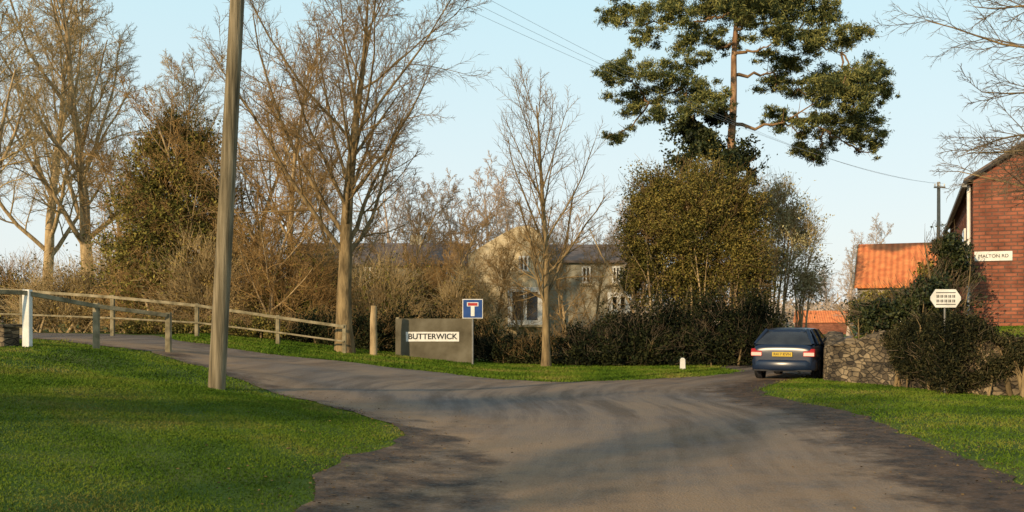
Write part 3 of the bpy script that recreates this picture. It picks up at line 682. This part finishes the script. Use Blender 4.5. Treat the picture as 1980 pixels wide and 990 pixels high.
gb = [(-.76, -1.99, .98), (.76, -1.99, .98), (.80, -1.2, .97), (.80, .9, .93), (.72, 1.15, .91), (-.72, 1.15, .91), (-.80, .9, .93), (-.80, -1.2, .97)]
gt = [(-.53, -1.42, 1.355), (.53, -1.42, 1.355), (.60, -1.1, 1.385), (.60, .12, 1.385), (.55, .30, 1.36), (-.55, .30, 1.36), (-.60, .12, 1.385), (-.60, -1.1, 1.385)]
def curvedglass(i, j, nm, bulge):
    b = B(); n = 8; vs = []
    for r_ in range(5):
        t = r_ / 4
        for k in range(n + 1):
            u = k / n; p0 = np.array(gb[i]) * (1 - u) + np.array(gb[j]) * u; p1 = np.array(gt[i]) * (1 - u) + np.array(gt[j]) * u
            p = p0 * (1 - t) + p1 * t; p[1] += bulge * math.sin(math.pi * u) ** .7; p[2] += .03 * math.sin(math.pi * t); vs.append(p)
    b.add(vs, [(r_ * (n + 1) + k, r_ * (n + 1) + k + 1, (r_ + 1) * (n + 1) + k + 1, (r_ + 1) * (n + 1) + k) for r_ in range(4) for k in range(n)])
    part(car, nm, b.mesh(nm, M['glass'], True))
curvedglass(0, 1, "rear_window", -.07); curvedglass(4, 5, "windscreen", .08)
b = B(); b.add([gb[1], gb[2], gb[3], gb[4], gt[4], gt[3], gt[2], gt[1]], [(0, 1, 6, 7), (1, 2, 5, 6), (2, 3, 4, 5)]); part(car, "side_window", b.mesh("side_window", M['glass']))
b = B(); b.add([gb[5], gb[6], gb[7], gb[0], gt[0], gt[7], gt[6], gt[5]], [(0, 1, 6, 7), (1, 2, 5, 6), (2, 3, 4, 5)]); part(car, "side_window", b.mesh("side_window", M['glass']))
secs = []
for y, w, z, zt in [(-1.54, .48, 1.31, 1.33), (-1.42, .56, 1.35, 1.39), (-1.1, .615, 1.375, 1.425), (-.5, .62, 1.385, 1.44), (.05, .615, 1.375, 1.42), (.32, .56, 1.35, 1.37)]:
    secs.append([(w, y, z), (w * .93, y, zt - .025), (w * .5, y, zt), (-w * .5, y, zt), (-w * .93, y, zt - .025), (-w, y, z)])
part(car, "roof", loft(secs).mesh("roof", M['paint'], True))
for sx_ in (-1, 1):
    P = [(.78, -1.95, .97), (.66, -1.70, 1.19), (.56, -1.45, 1.365)], [(.765, 1.10, .91), (.67, .72, 1.14), (.57, .27, 1.365)], [(.81, -.35, .95), (.72, -.38, 1.17), (.615, -.42, 1.385)], [(.815, -1.35, .97), (.72, -1.28, 1.19), (.61, -1.2, 1.385)]
    for q, r_ in zip(P, (.055, .035, .028, .04)):
        a = np.array([[(sx_ * p[0], p[1], p[2]) for p in q]]); part(car, "pillar", mesh_np("pillar", *tubes(a, np.full((1, 3), r_), 8), M['paint'], True))
    b = B(); b.prism([(-2.165, .66), (-2.0, .64), (-1.84, .72), (-1.9, .85), (-2.09, .87), (-2.15, .78)], 'x', sx_ * .55, sx_ * .855); part(car, "tail_light", b.mesh("tail_light", M['lampred'], bevel=.015))
    b = B(); b.prism([(1.95, .55), (2.14, .55), (2.1, .66), (1.9, .68)], 'x', sx_ * .45, sx_ * .80); part(car, "headlight", b.mesh("headlight", M['white'], bevel=.01))
    b = B(); b.prism([(.70, .96), (.84, .96), (.84, 1.07), (.74, 1.08)], 'x', sx_ * .84, sx_ * 1.0); part(car, "mirror", b.mesh("mirror", M['paint'], bevel=.015))
    b = B(); b.box(min(sx_ * .862, sx_ * .885), max(sx_ * .862, sx_ * .885), -.55, -.38, .80, .83); part(car, "door_handle", b.mesh("door_handle", M['trim']))
secs = []
for x_, y0, y1 in [(-.86, -1.75, -1.62), (-.83, -2.08, -1.95), (-.6, -2.19, -2.0), (0, -2.23, -2.0), (.6, -2.19, -2.0), (.83, -2.08, -1.95), (.86, -1.75, -1.62)]:
    secs.append([(x_, y0 + .03, .27), (x_, y0, .34), (x_, y0, .50), (x_, y0 + .04, .56), (x_, y1, .56), (x_, y1, .27)])
part(car, "bumper", loft(secs).mesh("bumper", M['paint'], True))
b = B(); b.box(-.78, .78, -2.18, -2.0, .245, .30); part(car, "lower_valance", b.mesh("lower_valance", M['trim'], bevel=.01))
b = B(); b.box(-.27, .27, -2.185, -2.13, .655, .775); pl = part(car, "number_plate", b.mesh("number_plate", M['plate'], bevel=.003))
tm = part(pl, "lettering", text_mesh("R417 KVN", .105, M['black'], "lettering")); tm.location = (0, -2.19, .715); tm.rotation_euler = (rad(90), 0, 0)
P = np.array([[(.45, -2.22, .25), (.45, -2.0, .25)]], float); part(car, "exhaust", mesh_np("exhaust", *tubes(P, np.full((1, 2), .03), 8), M['rim'], True))
def ringmesh(rs, xsx, mat, nm):
    th = np.linspace(0, 2 * math.pi, 29)[:-1]; V = []
    for r_, x_ in zip(rs, xsx):
        for t in th: V.append((x_, r_ * math.cos(t), r_ * math.sin(t)))
    fs = []
    for k in range(len(rs) - 1):
        for j in range(28): fs.append((k * 28 + j, k * 28 + (j + 1) % 28, (k + 1) * 28 + (j + 1) % 28, (k + 1) * 28 + j))
    b = B(); b.add(V, fs); return b.mesh(nm, mat, True)
ty = ringmesh([.19, .27, .30, .31, .31, .30, .27, .19], [.095, .10, .085, .05, -.05, -.085, -.10, -.095], M['tyre'], "tyre")
rm = ringmesh([.002, .05, .06, .15, .19, .19], [.07, .07, .05, .06, .09, -.09], M['rim'], "rim")
for sx_ in (-1, 1):
    for yy in (-1.28, 1.32):
        wv = bpy.data.objects.new("wheel", ringmesh([.20, .37, .38, .36], [.02, .02, -.02, -.1], M['trim'], "wheel")); COL.objects.link(wv); wv.parent = car; wv.location = (sx_ * .775, yy, .31)
        if sx_ < 0: wv.rotation_euler = (0, 0, math.pi)
        a = part(wv, "tyre", ty); a.location = (.02, 0, 0); a2 = part(wv, "rim", rm); a2.location = (.02, 0, 0)
rx, ry = X(1512, 26.8), 26.8
car.rotation_euler = (0, 0, rad(-26)); car.location = (rx + 2.2 * math.sin(rad(26)), ry + 2.2 * math.cos(rad(26)), .016)

# ------------------------------------------------------------------ vegetation
LV = lambda **k: k
main = tree_meshes(41, 12.8, .31, [LV(n=22, t0=.27, t1=.98, ang=45, ratio=.60, fall=.50, rr=.42, K=8, wob=.08, trop=.045, taper=.2, rmin=.03, pow=1.3, av=.2),
                                    LV(n=12, t0=.12, ang=38, ratio=.42, rr=.45, K=6, wob=.10, trop=.03, rmin=.013),
                                    LV(n=10, t0=.12, ang=40, ratio=.50, rr=.55, K=4, wob=.13, trop=.02, rmin=.0085),
                                    LV(n=7, t0=.15, ang=40, ratio=.55, rr=.6, K=3, wob=.15, trop=.01, rmin=.0065)], taper=.10, wob=.04)
tree("large bare tree with forked trunk and spreading branches", gl(668, 34.8), main, .9)
slim = tree_meshes(5, 9.4, .16, [LV(n=20, t0=.20, t1=.97, ang=38, ratio=.46, fall=.40, rr=.45, K=7, wob=.07, trop=.08, taper=.3, rmin=.02),
                                   LV(n=11, t0=.12, ang=36, ratio=.45, rr=.5, K=5, wob=.09, trop=.05, rmin=.011),
                                   LV(n=10, t0=.12, ang=38, ratio=.52, rr=.6, K=4, wob=.12, trop=.03, rmin=.007)], taper=.15, wob=.03)
tree("slender bare tree with upright branches on the verge", gl(1056, 34.6), slim, .5)
big = tree_meshes(9, 19.5, .38, [LV(n=17, t0=.20, t1=.98, ang=38, ratio=.48, fall=.5, rr=.5, K=9, wob=.10, trop=.07, taper=.25, rmin=.05),
                                  LV(n=11, t0=.15, ang=42, ratio=.42, rr=.45, K=6, wob=.13, trop=.04, rmin=.022),
                                  LV(n=10, t0=.12, ang=42, ratio=.48, rr=.55, K=4, wob=.15, trop=.02, rmin=.014),
                                  LV(n=10, t0=.1, ang=40, ratio=.58, rr=.6, K=3, wob=.18, trop=.01, rmin=.010)], taper=.12, wob=.07, bark=M['barkpale'], twig=M['twigpale'])
t1 = tree("tall pale-barked bare tree with dense fine twigs", gl(178, 52), big, 1.0)
clone(t1, gl(-40, 46), 2.6, 1.0, "tall pale-barked bare tree at the field edge")
clone(t1, gl(85, 60), 4.1, .98)
clone(t1, gl(330, 66), 5.2, .85, "tall pale bare tree behind an ivied tree")
red = tree_meshes(33, 11.5, .18, [LV(n=18, t0=.10, t1=.98, ang=42, ratio=.5, fall=.4, rr=.5, K=7, wob=.09, trop=.07, taper=.3, rmin=.03),
                                   LV(n=10, t0=.12, ang=40, ratio=.45, rr=.5, K=5, wob=.12, trop=.05, rmin=.014),
                                   LV(n=9, t0=.12, ang=40, ratio=.5, rr=.6, K=4, wob=.15, trop=.03, rmin=.010),
                                   LV(n=7, t0=.1, ang=40, ratio=.55, rr=.7, K=3, wob=.18, trop=.02, rmin=.009)], taper=.2, wob=.06, bark=M['barkpale'], twig=M['twigred'])
t2 = tree("russet-twigged dense bare tree behind the roadside fence", gl(560, 43), red, 0)
clone(t2, gl(480, 46), 2., .95); clone(t2, gl(240, 49), 3.5, .85); clone(t2, gl(655, 50), 4., .8); clone(t2, gl(410, 43), 5., .85); clone(t2, gl(520, 40.5), 1.1, .6)
for a_ in ((860, 46, 1.4, .55), (915, 44, 5.4, .42), (1095, 44, 3.4, .46), (1150, 47, 2.2, .50), (960, 48, .3, .50), (1005, 46, 4.6, .38)):
    clone(t2, gl(a_[0], a_[1]), a_[2], a_[3], "small russet bare tree in front of the stone house")
clone(t2, gl(780, 49), .7, .62)
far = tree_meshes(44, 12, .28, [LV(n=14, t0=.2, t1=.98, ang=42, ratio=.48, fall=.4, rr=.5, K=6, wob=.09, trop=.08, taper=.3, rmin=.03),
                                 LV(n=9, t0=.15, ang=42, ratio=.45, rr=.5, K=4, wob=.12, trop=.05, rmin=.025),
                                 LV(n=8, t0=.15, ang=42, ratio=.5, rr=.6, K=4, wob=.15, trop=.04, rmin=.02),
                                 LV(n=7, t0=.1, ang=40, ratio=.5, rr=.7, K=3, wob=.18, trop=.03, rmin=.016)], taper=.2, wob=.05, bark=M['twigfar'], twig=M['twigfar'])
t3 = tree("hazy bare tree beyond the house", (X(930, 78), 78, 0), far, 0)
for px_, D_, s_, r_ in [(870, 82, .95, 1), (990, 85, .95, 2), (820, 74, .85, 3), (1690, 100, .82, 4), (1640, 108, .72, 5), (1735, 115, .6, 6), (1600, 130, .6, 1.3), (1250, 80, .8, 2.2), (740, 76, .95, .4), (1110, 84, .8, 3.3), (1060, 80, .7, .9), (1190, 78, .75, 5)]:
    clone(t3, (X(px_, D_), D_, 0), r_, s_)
# overhanging tree at the right: trunk outside the view, boughs reaching toward the lane
rng = np.random.default_rng(314)
ot = gl(2210, 16.5); e = thing("bare_tree", "bare tree with fine spreading twigs beside the brick house", "tree", ot)
P, R = grow(np.array([[0, 0, -.2]]), np.array([[0, .02, 1.]]), np.array([9.]), np.array([.2]), 10, .04, .02, .3, rng)
nb = 15; P0 = np.column_stack([np.zeros(nb), np.zeros(nb), np.linspace(2.9, 8.2, nb)]) ; P0[:, :2] = np.array([[np.interp(z, P[0, :, 2], P[0, :, 0]), np.interp(z, P[0, :, 2], P[0, :, 1])] for z in P0[:, 2]])
azs = np.where(np.arange(nb) % 5 < 4, math.pi + rng.normal(0, .55, nb), rng.uniform(0, 6.28, nb)); el_ = rng.uniform(.05, .6, nb)
Dd = np.column_stack([np.cos(azs) * np.cos(el_), np.sin(azs) * np.cos(el_), np.sin(el_)])
Lb = rng.uniform(2.5, 3.9, nb); Pb, Rb = grow(P0, Dd, Lb, rng.uniform(.035, .055, nb), 9, .10, -.01, .2, rng)
q2, r2, l2 = spawn(Pb, Rb, Lb, LV(n=11, t0=.15, ang=38, ratio=.42, rr=.5, K=6, wob=.12, trop=-.01, rmin=.008), rng)
q3, r3, l3 = spawn(q2, r2, l2, LV(n=9, t0=.15, ang=36, ratio=.5, rr=.6, K=4, wob=.12, trop=-.02, rmin=.0055), rng)
q4, r4, l4 = spawn(q3, r3, l3, LV(n=4, t0=.2, ang=36, ratio=.55, rr=.7, K=3, wob=.12, trop=-.02, rmin=.004), rng)
part(e, "trunk", mesh_np("trunk", *join([tubes(P, R, 10), tubes(Pb, Rb, 6)]), M['bark'], True))
part(e, "crown", mesh_np("crown", *join([tubes(q2, r2, 4), tubes(q3, r3, 3), tubes(q4, r4, 3)]), M['twigdark']))
for x_, y_, r_, s_ in [(-11, -5, 1, .40), (-16.5, -1, 2.5, .36), (-13.5, 2.5, 4.5, .30)]:
    clone(t1, (x_, y_, hf(x_, y_)), r_, s_, "bare tree standing back from the road")

def E(px, py, rx_, rz_, D, o, dy=0., ry_=None):
    s = D / F; return (X(px, D) - o[0], dy, Z(py, D) - o[2], rx_ * s, (ry_ or rx_) * s, rz_ * s)
D = 46
o3 = (X(1530, D), D, 0)
bush("tree", "pale grey-green twiggy tree beside the lane", "tree", o3,
     [E(1500, 400, 50, 60, D, o3), E(1545, 450, 50, 60, D, o3, .5), E(1560, 540, 40, 50, D, o3), E(1500, 500, 55, 70, D, o3, 1)], 61, 15000, .09, .035, M['palegreen'], 7000, M['twigpale'], gap=.6, shell=.1, stems=4, stemmat=M['barkpale'], fuzz=.25)
D = 42.5; o1 = gl(335, D)
bush("ivied_tree", "ivy-clad tree with olive green foliage", "tree", o1,
     [E(328, 255, 42, 42, D, o1), E(375, 280, 48, 48, D, o1, .4), E(295, 310, 48, 50, D, o1), E(345, 345, 70, 50, D, o1), E(278, 385, 60, 55, D, o1), E(400, 375, 52, 50, D, o1, .5), E(340, 430, 88, 60, D, o1), E(262, 470, 62, 60, D, o1), E(415, 460, 60, 60, D, o1), E(320, 530, 98, 70, D, o1)],
     62, 76000, .085, .036, M['olive'], 9000, M['twigred'], gap=.5, shell=.25, stems=3, lump=.3, fuzz=.28)
for k, (px_, D_, w, t_) in enumerate([(30, 47, 80, 500), (130, 44, 85, 520), (220, 45, 80, 470), (310, 42, 80, 500), (400, 41, 80, 450), (480, 44, 80, 430), (560, 41, 80, 460), (640, 43, 70, 470), (740, 42, 70, 500), (825, 44, 60, 510), (895, 42, 48, 540)]):
    o = gl(px_, D_); zt = Z(t_, D_) - o[2]; s = D_ / F
    bush("brushwood_shrub", "tangled brown leafless shrub behind the roadside fence", "shrub", o,
         [(0, 0, zt * .55, w * s, w * s * .7, zt * .45), (-.6 * w * s, .2, zt * .32, w * s * .7, w * s * .6, zt * .33), (.6 * w * s, -.2, zt * .3, w * s * .7, w * s * .6, zt * .33)],
         70 + k, 8500, .08, .028, M['brush'] if k % 3 == 1 else M['olive'], 5500, M['twigpale'] if k % 3 else M['twigred'], gap=.7, shell=.1, stems=6, lump=.3, twl=.7, stemmat=M['barkpale'], sr=1.5, fuzz=.25)
for k, (px_, D_, w, t_) in enumerate([(300, 39, 60, 610), (400, 38.5, 60, 615), (500, 38, 60, 610), (610, 38, 50, 600), (700, 38, 45, 600), (770, 38.5, 45, 590), (850, 38.5, 50, 600), (930, 38, 50, 612), (985, 36.8, 45, 645), (1040, 36.6, 45, 645), (1100, 36.6, 50, 630)]):
    o = gl(px_, D_); zt = Z(t_, D_) - o[2]; s = D_ / F
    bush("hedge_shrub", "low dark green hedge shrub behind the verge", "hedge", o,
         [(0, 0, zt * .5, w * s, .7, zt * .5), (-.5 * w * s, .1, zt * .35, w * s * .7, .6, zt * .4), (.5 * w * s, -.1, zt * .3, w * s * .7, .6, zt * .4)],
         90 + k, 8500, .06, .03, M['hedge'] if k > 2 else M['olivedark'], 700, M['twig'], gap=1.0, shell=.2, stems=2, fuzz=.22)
for k, (px_, D_, w, t_) in enumerate([(1150, 36, 60, 622), (1220, 36, 60, 598), (1300, 36.5, 65, 575), (1385, 36.3, 65, 560), (1455, 36.5, 55, 560)]):
    o = gl(px_, D_); zt = Z(t_, D_) - o[2]; s = D_ / F
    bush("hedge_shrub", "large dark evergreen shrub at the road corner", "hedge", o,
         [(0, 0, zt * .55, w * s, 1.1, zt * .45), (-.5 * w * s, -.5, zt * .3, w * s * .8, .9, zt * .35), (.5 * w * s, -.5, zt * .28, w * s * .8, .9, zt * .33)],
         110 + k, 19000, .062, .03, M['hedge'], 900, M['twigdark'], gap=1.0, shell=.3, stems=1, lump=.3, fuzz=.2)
D = 38.5; o4 = gl(1350, D)
bush("twiggy_shrub", "tall olive multi-stemmed evergreen mass below the pine", "shrub", o4,
     [E(1268, 382, 56, 58, D, o4), E(1350, 385, 78, 70, D, o4, -.3), E(1425, 400, 58, 64, D, o4), E(1240, 450, 45, 64, D, o4), E(1320, 450, 88, 74, D, o4, .3), E(1425, 475, 62, 84, D, o4), E(1455, 545, 42, 62, D, o4), E(1245, 530, 50, 60, D, o4, .6), E(1350, 540, 85, 66, D, o4, 1.1)],
     63, 210000, .056, .024, M['olivedark'], 9000, M['twig'], gap=.2, shell=.2, stems=3, stemmat=M['barkpale'], lump=.2, twl=.45, fuzz=.2, sr=1.2)

# Scots pine
D = 42.; px0 = 1420; o5 = gl(px0, D)
rng = np.random.default_rng(77)
e = thing("pine_tree", "tall scots pine with orange trunk and clumped green needles", "tree", o5)
s = D / F
tz = np.linspace(0, 17.6, 16); tx = .12 * np.sin(tz * .5) + .05 * np.sin(tz * 1.3); tr_ = .31 * (1 - tz / 21); P = np.stack([tx, 0 * tz, tz], 1)[None]
clumps = [(1400, 70, 40, 24), (1425, 45, 50, 25), (1370, 10, 60, 34), (1450, 25, 60, 34), (1290, 35, 60, 30), (1215, 15, 50, 28), (1530, 15, 60, 34), (1610, 25, 55, 32), (1440, -40, 110, 40), (1350, -50, 80, 30), (1560, -40, 80, 34),
          (1480, 85, 50, 26), (1570, 75, 56, 30), (1640, 85, 48, 28), (1330, 85, 54, 24), (1255, 75, 40, 18), (1520, 115, 48, 24),
          (1385, 215, 36, 20), (1345, 185, 46, 24), (1290, 165, 54, 28), (1320, 135, 40, 18), (1235, 195, 58, 26), (1215, 135, 40, 24), (1170, 160, 38, 24), (1270, 225, 50, 20), (1330, 228, 44, 18), (1195, 262, 38, 16),
          (1530, 150, 52, 24), (1600, 145, 58, 30), (1665, 155, 46, 28), (1695, 190, 32, 22), (1640, 180, 50, 24), (1625, 210, 54, 26), (1560, 200, 48, 22), (1600, 245, 50, 24), (1655, 258, 56, 28), (1705, 278, 30, 20), (1590, 285, 50, 22), (1545, 255, 44, 18), (1500, 228, 38, 16), (1680, 225, 36, 22)]
limbs = []; LRs = []; sub = []
for (cx_, cy_, rx_, rz2) in clumps:
    dy = rng.uniform(-1.8, 1.8) * (1 if cy_ > 100 else 1.2)
    cx3 = (cx_ - px0) * s; cz3 = Z(cy_, D) - o5[2]
    end = np.array([cx3, dy, cz3 - rz2 * s * .5])
    zt = min(max(cz3 - abs(cx3) * .22 - .2, 7.6), 16.5); start = np.array([.12 * math.sin(zt * .5) + .05 * math.sin(zt * 1.3), 0, zt]); r0 = .085
    best = np.linalg.norm(end - start) * .78
    for q_ in limbs:                       # fork from an existing limb where that is nearer
        for j_ in (4, 5, 6):
            c_ = q_[j_]; d_ = np.linalg.norm(end - c_)
            if d_ < best and abs(c_[0]) < abs(cx3) + .2 and (c_[0] * cx3 > 0): best = d_; start = c_; r0 = .045
    t = np.linspace(0, 1, 9)[:, None]
    q = start * (1 - t) + end * t
    q[:, 2] -= .16 * best * np.sin(t[:, 0] * math.pi) * rng.uniform(-.2, 1.1); q[1:-1] += rng.normal(0, .08, (7, 3))
    limbs.append(q); LRs.append(np.linspace(r0, .018, 9))
    for k in range(22):
        a = rng.uniform(0, 6.28); rr_ = rng.uniform(.05, 1.15); sz = rng.uniform(.16, .36)
        sub.append((cx3 + rr_ * rx_ * s * math.cos(a), dy + rr_ * rx_ * s * math.sin(a) * .9, cz3 + rng.normal() * rz2 * s * .5 + .12, rx_ * s * sz, rx_ * s * sz, rz2 * s * sz * 1.25))
limbs = np.array(limbs); LR = np.array(LRs)
part(e, "trunk", mesh_np("trunk", *tubes(P, tr_[None], 12), M['pinebark'], True))
Ls = np.linalg.norm(limbs[:, -1] - limbs[:, 0], axis=1)
P2, R2, L2 = spawn(limbs, LR, Ls, dict(n=7, t0=.5, ang=45, ratio=.25, rr=.5, K=5, wob=.12, trop=.05, rmin=.012), rng)
pts = blob_pts([tuple(x_) for x_ in sub], 190000, rng, .0, 0., .35, .3)
part(e, "branches", mesh_np("branches", *join([tubes(limbs, LR, 6), tubes(P2, R2, 4)]), M['pinelimb']))
part(e, "crown", mesh_np("crown", *leaves(pts, .11, .018, rng, .25), M['needle']))
iv = blob_pts([(-(1420 - 1335) * s, -.5, Z(260, D) - o5[2], 1.0, .9, .8), (-(1420 - 1370) * s, -.5, Z(310, D) - o5[2], 1.9, 1.0, .9), (0.3, -.3, Z(335, D) - o5[2], .7, .6, .7), (-1.0, -.3, Z(228, D) - o5[2], .8, .6, .4)], 34000, rng, .2, .9, .3, .2)
part(e, "ivy", mesh_np("ivy", *leaves(iv, .085, .045, rng), M['ivy']), "dark ivy climbing the trunk")

o6 = (9.55, 21.5, 0.08)
bush("ivy_plant", "dark drooping mass of trailing ivy over the stone wall", "ivy", o6,
     [(-.34, 1.25, .85, .42, .6, .62), (-.15, .7, .85, .55, .7, .84), (.0, 0, .9, .60, .7, .86), (-.12, -.5, .80, .42, .4, .84), (.38, -.65, .85, .46, .5, .76), (.62, -.95, .85, .40, .45, .50), (.95, -1.3, .95, .35, .35, .32), (-.45, 1.8, 1.1, .3, .4, .25), (-.15, .8, 1.36, .45, .5, .34), (.2, -.1, 1.42, .55, .5, .28)],
     121, 85000, .045, .014, M['ivybrown'], 1500, M['twigdark'], gap=1.2, shell=.5, stems=2, lump=.14, twl=.22, up=-.8, fuzz=.13)
D = 24.9; o7 = (X(1790, D), D, 0)
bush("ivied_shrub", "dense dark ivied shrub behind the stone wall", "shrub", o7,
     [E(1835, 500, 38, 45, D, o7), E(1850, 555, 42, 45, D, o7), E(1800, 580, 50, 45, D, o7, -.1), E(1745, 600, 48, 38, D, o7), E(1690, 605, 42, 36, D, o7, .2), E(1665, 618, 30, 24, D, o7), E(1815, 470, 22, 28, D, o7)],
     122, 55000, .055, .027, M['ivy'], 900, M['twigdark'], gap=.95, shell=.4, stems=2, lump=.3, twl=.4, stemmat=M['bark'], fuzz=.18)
D = 33; o8 = (X(1700, D), D, 0)
bush("garden_shrub", "mid green garden shrub in front of the cottage", "shrub", o8,
     [E(1690, 600, 45, 35, D, o8), E(1740, 600, 55, 40, D, o8), E(1800, 570, 40, 60, D, o8)], 123, 14000, .08, .04, M['olive'], 1200, M['twig'], gap=.9)

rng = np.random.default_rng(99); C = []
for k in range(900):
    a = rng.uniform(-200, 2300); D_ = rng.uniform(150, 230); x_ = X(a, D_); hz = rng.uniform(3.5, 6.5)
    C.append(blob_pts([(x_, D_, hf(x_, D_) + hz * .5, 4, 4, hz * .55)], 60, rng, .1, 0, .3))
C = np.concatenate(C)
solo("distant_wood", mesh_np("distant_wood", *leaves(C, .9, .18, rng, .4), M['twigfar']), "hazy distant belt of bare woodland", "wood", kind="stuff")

# ------------------------------------------------------------------ camera, light
cam = bpy.data.cameras.new("camera"); co = bpy.data.objects.new("camera", cam); COL.objects.link(co)
co.location = (0, 0, EYE); co.rotation_euler = (rad(90), 0, 0)
cam.sensor_width = 36; cam.lens = 36 * F / 1980; cam.shift_y = (HY - 495) / 1980; cam.clip_end = 3000; cam.clip_start = .1
scene.camera = co
az = rad(217); el = rad(17)
S = Vector((math.sin(az) * math.cos(el), math.cos(az) * math.cos(el), math.sin(el)))
ld = bpy.data.lights.new("sun", 'SUN'); lo_ = bpy.data.objects.new("sun", ld); COL.objects.link(lo_)
ld.energy = 4.6; ld.angle = rad(.9); ld.color = (1, .75, .45); lo_.rotation_euler = S.to_track_quat('Z', 'Y').to_euler(); lo_.location = (-30, -40, 30)
w = bpy.data.worlds.new("World"); scene.world = w; w.use_nodes = True
nt = w.node_tree; N = nt.nodes; sk = N.new("ShaderNodeTexSky"); sk.sky_type = 'NISHITA'; sk.sun_disc = False; sk.sun_elevation = el; sk.sun_rotation = az
sk.air_density = 1.0; sk.dust_density = 1.5; sk.ozone_density = 1.0
tc = N.new("ShaderNodeTexCoord"); sp = N.new("ShaderNodeSeparateXYZ"); nt.links.new(tc.outputs["Generated"], sp.inputs[0])
cr = N.new("ShaderNodeValToRGB"); e = cr.color_ramp.elements
e[0].position = 0; e[0].color = (.88, .90, .88, 1); e[1].position = .8; e[1].color = (.28, .37, .45, 1)
q = e.new(.32); q.color = (.62, .87, .94, 1)
nt.links.new(sp.outputs[2], cr.inputs[0])
sc_ = N.new("ShaderNodeVectorMath"); sc_.operation = 'SCALE'; sc_.inputs["Scale"].default_value = 9.1; nt.links.new(cr.outputs[0], sc_.inputs[0])
mx = N.new("ShaderNodeMixRGB"); mx.inputs[0].default_value = .85; nt.links.new(sk.outputs[0], mx.inputs[1]); nt.links.new(sc_.outputs[0], mx.inputs[2])
nt.links.new(mx.outputs[0], N["Background"].inputs[0]); N["Background"].inputs[1].default_value = .12
scene.view_settings.view_transform = 'Standard'; scene.view_settings.look = 'None'; scene.view_settings.exposure = 0
